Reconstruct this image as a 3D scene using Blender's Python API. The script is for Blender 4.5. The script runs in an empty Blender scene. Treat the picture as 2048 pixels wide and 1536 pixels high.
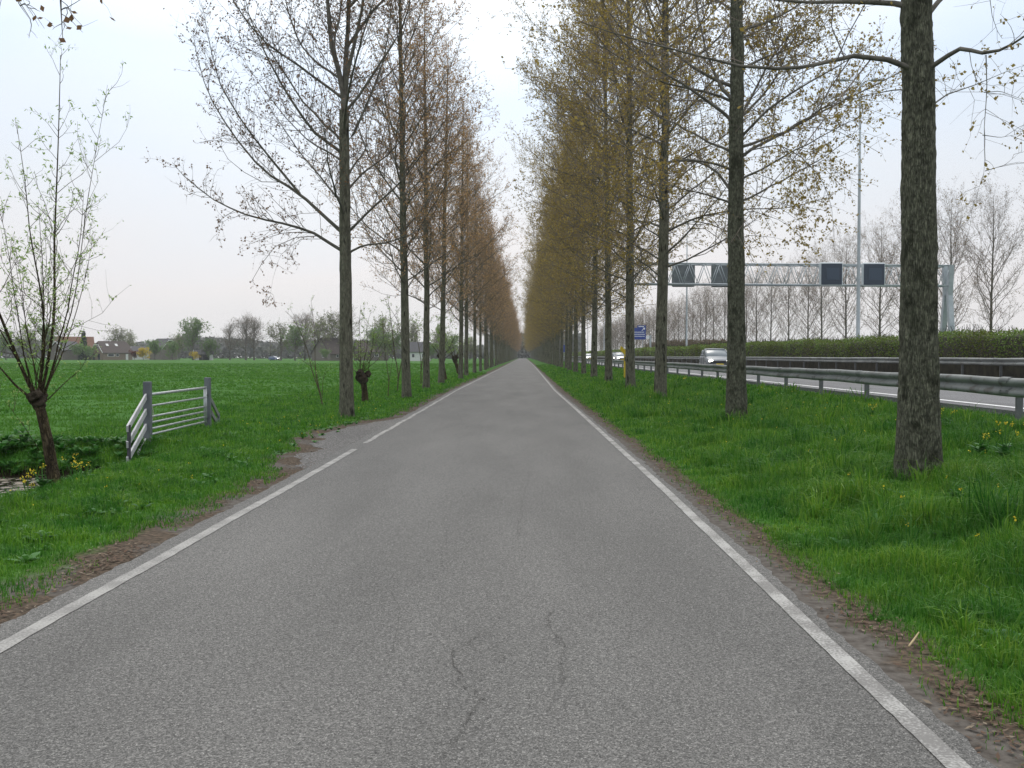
import bpy, math, random
import numpy as np
from mathutils import Vector, Matrix
R = np.random.default_rng(11)
random.seed(5)
PI = math.pi
scene = bpy.context.scene
COL = scene.collection

# ------------------------------------------------------------------ camera, sky, sun, exposure
FPX, VPX, HZY, CAMH = 2000.0, 1047.0, 712.0, 1.5
cam_d = bpy.data.cameras.new('camera'); cam_d.sensor_width = 36.0
cam_d.lens = 36.0 * FPX / 2048.0; cam_d.clip_start = 0.05; cam_d.clip_end = 6000
cam = bpy.data.objects.new('camera', cam_d); COL.objects.link(cam)
cam.location = (0, 0, CAMH)
cam.rotation_euler = (PI / 2 - math.atan((768 - HZY) / FPX), 0, math.atan((VPX - 1024) / FPX))
scene.camera = cam
CM = np.array(cam.rotation_euler.to_matrix())

SUN_EL, SUN_AZ = math.radians(48), math.radians(-6)
world = bpy.data.worlds.new('World'); scene.world = world; world.use_nodes = True
def build_world():
    nt = world.node_tree; nt.nodes.clear(); N = nt.nodes.new; L = nt.links.new
    out = N('ShaderNodeOutputWorld')
    sky = N('ShaderNodeTexSky'); sky.sky_type = 'NISHITA'; sky.sun_disc = False
    sky.sun_elevation = SUN_EL; sky.sun_rotation = SUN_AZ; sky.dust_density = 3.0
    bg1 = N('ShaderNodeBackground'); L(sky.outputs[0], bg1.inputs[0]); bg1.inputs[1].default_value = 0.07
    # overcast layer: brightness and tint by elevation, broken by soft cloud noise
    tc = N('ShaderNodeTexCoord'); sep = N('ShaderNodeSeparateXYZ'); L(tc.outputs['Generated'], sep.inputs[0])
    mp = N('ShaderNodeMapping'); L(tc.outputs['Generated'], mp.inputs[0]); mp.inputs['Scale'].default_value = (1.6, 1.6, 4.2)
    nz = N('ShaderNodeTexNoise'); L(mp.outputs[0], nz.inputs['Vector']); nz.inputs['Scale'].default_value = 1.5
    nz.inputs['Detail'].default_value = 5; nz.inputs['Roughness'].default_value = 0.5
    ad = N('ShaderNodeMath'); ad.operation = 'MULTIPLY_ADD'; L(nz.outputs[0], ad.inputs[0]); ad.inputs[1].default_value = 0.22
    sb = N('ShaderNodeMath'); sb.operation = 'SUBTRACT'; L(sep.outputs['Z'], sb.inputs[0]); sb.inputs[1].default_value = 0.11
    L(sb.outputs[0], ad.inputs[2])
    rp = N('ShaderNodeValToRGB'); L(ad.outputs[0], rp.inputs[0]); cr = rp.color_ramp
    stops = [(0.0, (.80, .80, .815)), (0.08, (.86, .84, .855)), (0.17, (.80, .85, .92)), (0.27, (.70, .83, 1.0)),
             (0.36, (.86, .95, 1.06)), (0.6, (1.3, 1.33, 1.36)), (1.0, (1.9, 1.9, 1.9))]
    while len(cr.elements) < len(stops): cr.elements.new(0.5)
    for e, (p, c) in zip(cr.elements, stops): e.position = p; e.color = (*c, 1)
    # bright thin patch of cloud round the hidden sun
    dt = N('ShaderNodeVectorMath'); dt.operation = 'DOT_PRODUCT'; L(tc.outputs['Generated'], dt.inputs[0])
    dt.inputs[1].default_value = (math.sin(SUN_AZ) * math.cos(SUN_EL), math.cos(SUN_AZ) * math.cos(SUN_EL), math.sin(SUN_EL))
    mx = N('ShaderNodeMath'); mx.operation = 'MAXIMUM'; L(dt.outputs['Value'], mx.inputs[0]); mx.inputs[1].default_value = 0
    pw = N('ShaderNodeMath'); pw.operation = 'POWER'; L(mx.outputs[0], pw.inputs[0]); pw.inputs[1].default_value = 9
    vm = N('ShaderNodeVectorMath'); vm.operation = 'SCALE'; vm.inputs[0].default_value = (1.3, 1.27, 1.2); L(pw.outputs[0], vm.inputs['Scale'])
    va = N('ShaderNodeVectorMath'); va.operation = 'ADD'; L(rp.outputs[0], va.inputs[0]); L(vm.outputs[0], va.inputs[1])
    bg2 = N('ShaderNodeBackground'); L(va.outputs[0], bg2.inputs[0]); bg2.inputs[1].default_value = 1.0
    ms = N('ShaderNodeMixShader'); ms.inputs[0].default_value = 0.92
    L(bg1.outputs[0], ms.inputs[1]); L(bg2.outputs[0], ms.inputs[2]); L(ms.outputs[0], out.inputs[0])
build_world()
sun_d = bpy.data.lights.new('sun', 'SUN'); sun_d.energy = 0.8; sun_d.angle = math.radians(18); sun_d.color = (1.0, .95, .88)
sun = bpy.data.objects.new('sun', sun_d); COL.objects.link(sun)
sun_dir = Vector((math.sin(SUN_AZ) * math.cos(SUN_EL), math.cos(SUN_AZ) * math.cos(SUN_EL), math.sin(SUN_EL)))
sun.rotation_euler = sun_dir.to_track_quat('Z', 'Y').to_euler(); sun.location = (0, 0, 60)
scene.view_settings.view_transform = 'Standard'; scene.view_settings.look = 'None'
scene.view_settings.exposure = 0.0; scene.view_settings.gamma = 1.0
try:
    scene.cycles.max_bounces = 6; scene.cycles.diffuse_bounces = 3; scene.cycles.transmission_bounces = 4
    scene.cycles.use_denoising = True
except Exception: pass

# ------------------------------------------------------------------ helpers
def P(px, py, d):                       # point of the photograph at world depth y = d (sizes were measured this way)
    r = CM @ np.array([(px - 1024) / FPX, (768 - py) / FPX, -1.0])
    return np.array([0, 0, CAMH]) + r * (d / r[1])
def PX(px, d): return float(P(px, HZY, d)[0])
def PZ(py, d): return float(P(VPX, py, d)[2])

def off(y):                             # the lane wanders a little sideways
    return np.interp(y, [0, 12, 20, 28, 43, 70, 105, 160, 300], [0, 0, -.05, -.1, -.22, -.15, -.08, 0, 0])
def sst(a, b, x): t = np.clip((np.asarray(x, float) - a) / (b - a), 0, 1); return t * t * (3 - 2 * t)
def bump(x, y):
    return (np.sin(x * 1.7 + y * .9) + np.sin(x * -1.1 + y * 2.3 + 1.3) + np.sin(x * 3.1 + 2.0 + np.sin(y * 1.3)) + np.sin(y * 3.7 + x * .6)) * .25
def ditch(x, y):
    w = 1 - sst(15.2, 16.9, y)
    return w * sst(-5.35, -6.5, x) * (1 - sst(-8.6, -9.5, x))
def gz(x, y):
    x = np.asarray(x, float); y = np.asarray(y, float)
    xr = x - off(y)
    z = .16 * sst(2.2, 4.6, xr) + .28 * sst(4.6, 8.0, x) - .12 * sst(35, 45, x)
    z = z + .06 * bump(x, y) * (sst(2.1, 3.0, xr) + sst(-3.2, -4.2, xr)) * (1 - sst(40, 90, y)) * (1 - sst(7.4, 8.0, x))
    z = z + .28 * sst(-60, -260, x)
    z = z - .85 * ditch(x, y)
    return z

def make_mesh(name, chunks):            # chunks: (verts Nx3, faces MxK, material index, smooth)
    me = bpy.data.meshes.new(name)
    vs, lv, ls, mi, sm = [], [], [], [], []
    vo = 0; lo = 0
    for V, F, m, s in chunks:
        V = np.asarray(V, np.float32).reshape(-1, 3)
        Fs = F if isinstance(F, list) and len(F) and isinstance(F[0], np.ndarray) and F[0].ndim == 2 else [np.asarray(F)]
        vs.append(V)
        for f in Fs:
            if f.size == 0: continue
            n, k = f.shape
            lv.append((f + vo).ravel()); ls.append(lo + np.arange(n) * k); lo += n * k
            mi.append(np.full(n, m)); sm.append(np.full(n, bool(s)))
        vo += len(V)
    V = np.concatenate(vs); lv = np.concatenate(lv).astype(np.int32); ls = np.concatenate(ls).astype(np.int32)
    me.vertices.add(len(V)); me.vertices.foreach_set('co', V.ravel())
    me.loops.add(len(lv)); me.loops.foreach_set('vertex_index', lv)
    me.polygons.add(len(ls)); me.polygons.foreach_set('loop_start', ls)
    me.polygons.foreach_set('material_index', np.concatenate(mi).astype(np.int32))
    me.polygons.foreach_set('use_smooth', np.concatenate(sm))
    me.update(calc_edges=True); me.validate()
    return me
def link(name, me, parent=None, loc=None, mats=None):
    o = bpy.data.objects.new(name, me); COL.objects.link(o)
    if mats:
        for m in mats: me.materials.append(m)
    if parent is not None: o.parent = parent
    if loc is not None: o.location = loc
    return o
def obj(name, chunks, mats, parent=None, loc=None):
    return link(name, make_mesh(name, chunks), parent, loc, mats if isinstance(mats, (list, tuple)) else [mats])
def tag(o, label, cat, group=None):
    o['label'] = label; o['category'] = cat
    if group: o['group'] = group
    return o
def thing(name, label, cat, loc=(0, 0, 0), rotz=0.0, group=None):
    o = bpy.data.objects.new(name, None); COL.objects.link(o); o.empty_display_size = .3
    o.location = [float(v) for v in loc]; o.rotation_euler = (0, 0, rotz)
    return tag(o, label, cat, group)
def structure(o): o['kind'] = 'structure'; return o
def stuff(o): o['kind'] = 'stuff'; return o

BOXF = np.array([[0, 3, 2, 1], [4, 5, 6, 7], [0, 1, 5, 4], [1, 2, 6, 5], [2, 3, 7, 6], [3, 0, 4, 7]])
def box(cx, cy, cz, sx, sy, sz, rz=0.0):
    v = np.array([[-1, -1, -1], [1, -1, -1], [1, 1, -1], [-1, 1, -1], [-1, -1, 1], [1, -1, 1], [1, 1, 1], [-1, 1, 1]]) * np.array([sx, sy, sz]) / 2
    c, s = math.cos(rz), math.sin(rz); v = v @ np.array([[c, s, 0], [-s, c, 0], [0, 0, 1]])
    return v + np.array([cx, cy, cz]), BOXF
def beam(a, b, w, h):                   # rectangular bar from a to b
    a = np.asarray(a, float); b = np.asarray(b, float); t = b - a; t = t / np.linalg.norm(t)
    ref = np.array([0, 0, 1.]) if abs(t[2]) < .9 else np.array([0, 1., 0])
    s = np.cross(t, ref); s /= np.linalg.norm(s); u = np.cross(s, t)
    v = [p + s * w / 2 * i + u * h / 2 * j for p in (a, b) for i, j in ((-1, -1), (1, -1), (1, 1), (-1, 1))]
    return np.array(v), BOXF
def nrm(a): return a / np.maximum(np.linalg.norm(a, axis=-1, keepdims=True), 1e-9)
def tubes(Pt, Rd, sides=5, cap=False):  # Pt (N,K,3), Rd (N,K)
    Pt = np.asarray(Pt, float); Rd = np.asarray(Rd, float)
    N, K, _ = Pt.shape
    T = nrm(np.gradient(Pt, axis=1)); ref = np.array([.37, .21, .90])
    A = np.cross(T, ref); bad = np.linalg.norm(A, axis=-1, keepdims=True) < .15
    A = nrm(np.where(bad, np.cross(T, np.array([1., 0, 0])), A)); B = np.cross(T, A)
    an = np.arange(sides) * 2 * PI / sides
    V = Pt[:, :, None, :] + Rd[:, :, None, None] * (np.cos(an)[None, None, :, None] * A[:, :, None, :] + np.sin(an)[None, None, :, None] * B[:, :, None, :])
    base = np.arange(N)[:, None, None] * (K * sides); k = np.arange(K - 1)[None, :, None] * sides; s = np.arange(sides)[None, None, :]; s2 = (s + 1) % sides
    F = np.stack([base + k + s, base + k + s2, base + k + sides + s2, base + k + sides + s], -1).reshape(-1, 4)
    V = V.reshape(-1, 3)
    if cap and sides == 4:
        e = np.arange(N)[:, None] * (K * 4)
        F = np.concatenate([F, e + np.array([[3, 2, 1, 0]]), e + (K - 1) * 4 + np.array([[0, 1, 2, 3]])])
    elif cap:
        F = [F, np.concatenate([np.arange(N)[:, None] * (K * sides) + np.arange(sides)[::-1][None], np.arange(N)[:, None] * (K * sides) + (K - 1) * sides + np.arange(sides)[None]])]
    return V, F
def tube(pts, r, sides=8, cap=True):
    pts = np.asarray(pts, float); rr = np.full(len(pts), r) if np.isscalar(r) else np.asarray(r)
    return tubes(pts[None], rr[None], sides, cap)
def resample(pts, K):
    pts = np.asarray(pts, float)
    seg = np.r_[0, np.cumsum(np.linalg.norm(np.diff(pts, axis=0), axis=1))]; t = np.linspace(0, seg[-1], K * 4)
    q = np.stack([np.interp(t, seg, pts[:, i]) for i in range(3)], 1)
    for _ in range(3): q[1:-1] = (q[:-2] + 2 * q[1:-1] + q[2:]) / 4
    return q[np.linspace(0, len(q) - 1, K).round().astype(int)]
def grow(P0, D, L, K, up, wob, rg):
    N = len(P0); out = [P0]; p = P0.copy(); d = nrm(D); st = (L / (K - 1))[:, None]
    up = np.broadcast_to(np.asarray(up, float).reshape(-1, 1) if np.ndim(up) else np.full((1, 1), up), (N, 1))
    for k in range(K - 1):
        p = p + d * st; out.append(p)
        d = nrm(d + np.array([0, 0, 1.]) * up / (K - 1) + rg.normal(0, wob, (N, 3)) / math.sqrt(K - 1))
    return np.stack(out, 1)
def sample_on(Pt, Rd, idx, t):
    K = Pt.shape[1]; f = np.clip(t, 0, .9999) * (K - 1); i = f.astype(int); w = (f - i)[:, None]
    a, b = Pt[idx, i], Pt[idx, i + 1]
    return a * (1 - w) + b * w, nrm(b - a), Rd[idx, i] * (1 - w[:, 0]) + Rd[idx, i + 1] * w[:, 0]
def rand_dir(n, rg): return nrm(rg.normal(0, 1, (n, 3)))
def leaf_quads(C, size, rg, asp=.75, droop=0.0):
    n = len(C); d = rand_dir(n, rg); d[:, 2] -= droop; d = nrm(d); s = nrm(np.cross(d, rand_dir(n, rg)))
    l = (size * rg.uniform(.6, 1.3, n))[:, None]; w = l * asp * .5
    V = np.stack([C, C + d * l * .5 + s * w, C + d * l, C + d * l * .5 - s * w], 1).reshape(-1, 3)
    return V, np.arange(4 * n).reshape(-1, 4)

# ------------------------------------------------------------------ materials
def new_mat(name):
    m = bpy.data.materials.new(name); m.use_nodes = True; nt = m.node_tree
    b = nt.nodes['Principled BSDF']
    return m, nt, b
def pmat(name, c1, c2=None, scale=4.0, rough=.7, metal=0.0, bump=0.0, stretch=(1, 1, 1), detail=5, contrast=(.35, .65), spec=.4, bscale=None, c3=None, s3=30.0, coat=0.0):
    m, nt, b = new_mat(name); N = nt.nodes.new; L = nt.links.new
    b.inputs['Roughness'].default_value = rough; b.inputs['Metallic'].default_value = metal; b.inputs['Specular IOR Level'].default_value = spec
    b.inputs['Coat Weight'].default_value = coat
    if c2 is None: c2 = tuple(v * .75 for v in c1)
    tc = N('ShaderNodeTexCoord'); mp = N('ShaderNodeMapping'); mp.inputs['Scale'].default_value = stretch; L(tc.outputs['Object'], mp.inputs[0])
    nz = N('ShaderNodeTexNoise'); nz.inputs['Scale'].default_value = scale; nz.inputs['Detail'].default_value = detail; L(mp.outputs[0], nz.inputs['Vector'])
    r = N('ShaderNodeValToRGB'); r.color_ramp.elements[0].position, r.color_ramp.elements[1].position = contrast
    r.color_ramp.elements[0].color = (*c2, 1); r.color_ramp.elements[1].color = (*c1, 1); L(nz.outputs[0], r.inputs[0])
    col = r.outputs[0]
    if c3 is not None:
        n3 = N('ShaderNodeTexNoise'); n3.inputs['Scale'].default_value = s3; n3.inputs['Detail'].default_value = 3; L(mp.outputs[0], n3.inputs['Vector'])
        r3 = N('ShaderNodeValToRGB'); r3.color_ramp.elements[0].position = .55; r3.color_ramp.elements[1].position = .68; L(n3.outputs[0], r3.inputs[0])
        mx = N('ShaderNodeMix'); mx.data_type = 'RGBA'; L(r3.outputs[0], mx.inputs[0]); L(col, mx.inputs[6]); mx.inputs[7].default_value = (*c3, 1); col = mx.outputs[2]
    L(col, b.inputs['Base Color'])
    if bump:
        n2 = N('ShaderNodeTexNoise'); n2.inputs['Scale'].default_value = bscale or scale * 3; n2.inputs['Detail'].default_value = 6; L(mp.outputs[0], n2.inputs['Vector'])
        bp = N('ShaderNodeBump'); bp.inputs['Strength'].default_value = bump; bp.inputs['Distance'].default_value = .03; L(n2.outputs[0], bp.inputs['Height']); L(bp.outputs[0], b.inputs['Normal'])
    return m
def fissure(m, scale=24.0, zs=.22, depth=.42, dist=.02, str_=.9):
    nt = m.node_tree; N = nt.nodes.new; L = nt.links.new; b = nt.nodes['Principled BSDF']
    tc = N('ShaderNodeTexCoord'); mp = N('ShaderNodeMapping'); mp.inputs['Scale'].default_value = (1, 1, zs); L(tc.outputs['Object'], mp.inputs[0])
    nz = N('ShaderNodeTexNoise'); nz.inputs['Scale'].default_value = 9; nz.inputs['Detail'].default_value = 4; L(mp.outputs[0], nz.inputs['Vector'])
    sc = N('ShaderNodeVectorMath'); sc.operation = 'MULTIPLY_ADD'; L(nz.outputs['Color'], sc.inputs[0]); sc.inputs[1].default_value = (.14, .14, .14); L(mp.outputs[0], sc.inputs[2])
    vo = N('ShaderNodeTexVoronoi'); vo.feature = 'DISTANCE_TO_EDGE'; vo.inputs['Scale'].default_value = scale; L(sc.outputs[0], vo.inputs['Vector'])
    r = N('ShaderNodeMapRange'); L(vo.outputs['Distance'], r.inputs[0]); r.inputs[1].default_value = 0; r.inputs[2].default_value = .22; r.inputs[3].default_value = depth; r.inputs[4].default_value = 1.12
    src = b.inputs['Base Color'].links[0].from_socket; vs = N('ShaderNodeVectorMath'); vs.operation = 'SCALE'; L(src, vs.inputs[0]); L(r.outputs[0], vs.inputs['Scale']); L(vs.outputs[0], b.inputs['Base Color'])
    bp = N('ShaderNodeBump'); bp.inputs['Strength'].default_value = str_; bp.inputs['Distance'].default_value = dist; L(r.outputs[0], bp.inputs['Height'])
    if b.inputs['Normal'].links: L(b.inputs['Normal'].links[0].from_socket, bp.inputs['Normal'])
    L(bp.outputs[0], b.inputs['Normal'])
def leafmat(name, cols, trans=.35, rough=.6, patch=None, pscale=.5, objvar=.15, lo=(1, 1, 1)):
    """leaves / blades: each leaf takes its own colour, with slow drift over the ground or from tree to tree"""
    m, nt, b = new_mat(name); N = nt.nodes.new; L = nt.links.new
    ge = N('ShaderNodeNewGeometry'); r = N('ShaderNodeValToRGB'); cr = r.color_ramp
    while len(cr.elements) < len(cols): cr.elements.new(.5)
    for i, (e, c) in enumerate(zip(cr.elements, cols)): e.position = i / (len(cols) - 1); e.color = (*c, 1)
    L(ge.outputs['Random Per Island'], r.inputs[0]); col = r.outputs[0]
    if patch is not None:
        nz = N('ShaderNodeTexNoise'); nz.inputs['Scale'].default_value = pscale; nz.inputs['Detail'].default_value = 4; L(ge.outputs['Position'], nz.inputs['Vector'])
        r2 = N('ShaderNodeValToRGB'); r2.color_ramp.elements[0].position = .38; r2.color_ramp.elements[1].position = .64; L(nz.outputs[0], r2.inputs[0])
        mx = N('ShaderNodeMix'); mx.data_type = 'RGBA'; mx.blend_type = 'MULTIPLY'; mx.inputs[0].default_value = 1
        m2 = N('ShaderNodeMix'); m2.data_type = 'RGBA'; m2.inputs[6].default_value = (*lo, 1); m2.inputs[7].default_value = (*patch, 1); L(r2.outputs[0], m2.inputs[0])
        L(col, mx.inputs[6]); L(m2.outputs[2], mx.inputs[7]); col = mx.outputs[2]
    if objvar:
        oi = N('ShaderNodeObjectInfo'); hs = N('ShaderNodeHueSaturation'); ma = N('ShaderNodeMapRange'); L(oi.outputs['Random'], ma.inputs[0])
        ma.inputs[3].default_value = 1 - objvar; ma.inputs[4].default_value = 1 + objvar; L(ma.outputs[0], hs.inputs['Value']); L(col, hs.inputs['Color']); col = hs.outputs[0]
    b.inputs['Roughness'].default_value = rough; b.inputs['Specular IOR Level'].default_value = .25
    L(col, b.inputs['Base Color'])
    tr = N('ShaderNodeBsdfTranslucent'); L(col, tr.inputs[0]); ms = N('ShaderNodeMixShader'); ms.inputs[0].default_value = trans
    out = nt.nodes['Material Output']; L(b.outputs[0], ms.inputs[1]); L(tr.outputs[0], ms.inputs[2]); L(ms.outputs[0], out.inputs[0])
    return m
def emit(name, c, s):
    m, nt, b = new_mat(name); b.inputs['Emission Color'].default_value = (*c, 1); b.inputs['Emission Strength'].default_value = s
    b.inputs['Base Color'].default_value = (*c, 1); return m

M = {}
M['bark'] = pmat('poplar_bark', (.205, .20, .15), (.10, .097, .073), 9, .9, bump=.9, stretch=(1, 1, .28), contrast=(.36, .62), bscale=16, c3=(.035, .034, .026), s3=9, spec=.15)
M['bark_near'] = pmat('mossy_poplar_bark', (.165, .168, .122), (.078, .08, .06), 26, .9, bump=1.0, stretch=(1, 1, .6), contrast=(.36, .62), bscale=48, c3=(.05, .052, .036), s3=5, spec=.12, detail=9)
fissure(M['bark'], 40, .16, .6); fissure(M['bark_near'], 52, .13, .55)
M['limb'] = pmat('grey_limb_bark', (.15, .14, .12), (.08, .075, .062), 6, .85, bump=.3, spec=.2)
M['twig'] = pmat('twig_bark', (.20, .165, .14), (.12, .10, .085), 8, .8, spec=.2)
M['leaf_r'] = leafmat('young_olive_poplar_leaf', [(.21, .15, .04), (.36, .275, .07), (.29, .20, .055), (.44, .355, .115)], .45)
M['leaf_l'] = leafmat('young_brown_poplar_leaf', [(.28, .168, .08), (.46, .285, .14), (.37, .23, .11), (.54, .365, .19)], .45)
M['twig_d'] = pmat('dark_twig_bark', (.12, .10, .085), (.07, .058, .05), 8, .8, spec=.2)
M['leaf_d'] = leafmat('dark_poplar_bud', [(.13, .075, .04), (.22, .13, .07), (.17, .10, .055)], .35)
M['leaf_bare'] = leafmat('brown_bud', [(.22, .15, .09), (.30, .22, .13)], .3)
M['willow_bark'] = pmat('willow_bark', (.11, .085, .05), (.045, .034, .022), 9, .9, bump=.9, stretch=(1, 1, .3), bscale=25, spec=.15)
M['willow_twig'] = pmat('willow_twig', (.10, .085, .05), (.06, .05, .03), 9, .8, spec=.2)
M['willow_leaf'] = leafmat('willow_leaf', [(.22, .33, .09), (.32, .43, .15), (.19, .29, .08)], .45)
fissure(M['willow_bark'], 40, .25)
M['knot'] = pmat('pollard_knot', (.075, .06, .045), (.028, .023, .018), 12, .95, bump=1, spec=.1)

# ------------------------------------------------------------------ ground sheet
def build_ground():
    xs = np.unique(np.r_[np.linspace(-480, -120, 20), np.linspace(-120, -12, 60), np.arange(-12, -2.5, .13), np.arange(-2.5, 2, .5), np.arange(2, 9, .16), np.linspace(9, 60, 30), np.linspace(60, 164, 12)])
    ys = np.unique(np.r_[np.linspace(-40, 0, 12), np.arange(0, 30, .2), np.arange(30, 90, .7), np.geomspace(90, 760, 50)])
    X, Y = np.meshgrid(xs, ys); Z = gz(X, Y)
    nx, ny = len(xs), len(ys); i = np.arange(ny - 1)[:, None] * nx + np.arange(nx - 1)[None]
    F = np.stack([i, i + 1, i + nx + 1, i + nx], -1).reshape(-1, 4)
    V = np.stack([X, Y, Z], -1).reshape(-1, 3)
    me = make_mesh('ground', [(V, F, 0, True)])
    a = me.attributes.new('rx', 'FLOAT', 'POINT'); rx = X - off(Y); ins = (Y > 13.2) & (Y < 24.3) & (rx < -2.2); rx = np.where(ins, rx + (-2.9 - np.interp(Y, [13.2, 14.2, 15.2, 16.0, 17.0, 18.5, 20.5, 22.3, 24.3], [-2.9, -3.22, -3.42, -3.2, -3.62, -3.8, -3.7, -3.35, -2.86])) * 1.0, rx)
    a.data.foreach_set('value', (rx).astype(np.float32).ravel())
    m, nt, b = new_mat('meadow_and_verge_soil'); N = nt.nodes.new; L = nt.links.new
    ge = N('ShaderNodeNewGeometry'); at = N('ShaderNodeAttribute'); at.attribute_name = 'rx'
    def noise(scale, detail=5, stretch=None):
        n = N('ShaderNodeTexNoise'); n.inputs['Scale'].default_value = scale; n.inputs['Detail'].default_value = detail
        if stretch: mp = N('ShaderNodeMapping'); mp.inputs['Scale'].default_value = stretch; L(ge.outputs['Position'], mp.inputs[0]); L(mp.outputs[0], n.inputs['Vector'])
        else: L(ge.outputs['Position'], n.inputs['Vector'])
        return n.outputs[0]
    def ramp(fac, stops):
        r = N('ShaderNodeValToRGB'); c = r.color_ramp
        while len(c.elements) < len(stops): c.elements.new(.5)
        for e, (p, col) in zip(c.elements, stops): e.position = p; e.color = (*col, 1) if len(col) == 3 else col
        L(fac, r.inputs[0]); return r.outputs[0]
    def mix(f, a_, b_):
        x = N('ShaderNodeMix'); x.data_type = 'RGBA'; L(f, x.inputs[0]); L(a_, x.inputs[6]); L(b_, x.inputs[7]); return x.outputs[2]
    def math_(op, a_, b_):
        x = N('ShaderNodeMath'); x.operation = op
        for k, v in enumerate((a_, b_)):
            if isinstance(v, (int, float)): x.inputs[k].default_value = v
            else: L(v, x.inputs[k])
        return x.outputs[0]
    def rng_(v, a_, b_):
        x = N('ShaderNodeMapRange'); x.interpolation_type = 'SMOOTHSTEP'; L(v, x.inputs[0]); x.inputs[1].default_value = a_; x.inputs[2].default_value = b_; return x.outputs[0]
    g1 = ramp(noise(.35, 8), [(.3, (.038, .105, .014)), (.5, (.050, .135, .018)), (.7, (.066, .150, .020))])
    g2 = ramp(noise(9, 6), [(.3, (.020, .070, .010)), (.7, (.052, .150, .022))])
    x = N('ShaderNodeMix'); x.data_type = 'RGBA'; x.inputs[0].default_value = .5; L(g1, x.inputs[6]); L(g2, x.inputs[7]); grass = x.outputs[2]
    grass = mix(rng_(noise(.05, 3, (1, .25, 1)), .45, .62), grass, ramp(noise(.6, 6), [(.3, (.03, .10, .016)), (.7, (.055, .145, .022))]))
    sand = ramp(noise(14, 8), [(.3, (.06, .052, .045)), (.5, (.105, .094, .084)), (.75, (.145, .132, .12))])
    litter = ramp(noise(22, 8), [(.32, (.04, .03, .022)), (.5, (.082, .066, .05)), (.68, (.14, .10, .072))])
    rx = at.outputs['Fac']; nz = noise(2.2, 6); nzs = math_('MULTIPLY', math_('SUBTRACT', nz, .5), .6)
    rxn = math_('ADD', rx, nzs)
    # right: sand, then litter, then grass soil
    right_sand = math_('SUBTRACT', 1.0, rng_(rxn, 1.80, 1.90))
    right_lit = math_('SUBTRACT', 1.0, rng_(rxn, 2.0, 2.2))
    left_lit = rng_(rxn, -3.55, -3.2)
    soilmix = mix(right_lit, grass, litter)
    # only the right half uses right masks, only the left half the left ones
    isr = math_('GREATER_THAN', rx, 0.0)
    cr_ = mix(right_sand, mix(right_lit, grass, litter), sand)
    cl_ = mix(left_lit, grass, mix(rng_(noise(1.3, 4), .48, .58), litter, sand))
    col = mix(isr, cl_, cr_)
    # ditch walls: dark wet earth
    sp = N('ShaderNodeSeparateXYZ'); L(ge.outputs['Position'], sp.inputs[0])
    dd = N('ShaderNodeMath'); dd.operation = 'LESS_THAN'; L(sp.outputs['Z'], dd.inputs[0]); dd.inputs[1].default_value = -.3
    mud = ramp(noise(8), [(.3, (.012, .010, .006)), (.7, (.035, .03, .018))])
    col = mix(dd.outputs[0], col, mud)
    L(col, b.inputs['Base Color']); b.inputs['Roughness'].default_value = .95; b.inputs['Specular IOR Level'].default_value = .08
    bp = N('ShaderNodeBump'); bp.inputs['Strength'].default_value = .7; bp.inputs['Distance'].default_value = .05; L(noise(12, 8), bp.inputs['Height']); L(bp.outputs[0], b.inputs['Normal'])
    me.materials.append(m)
    structure(link('ground', me))
build_ground()

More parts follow.
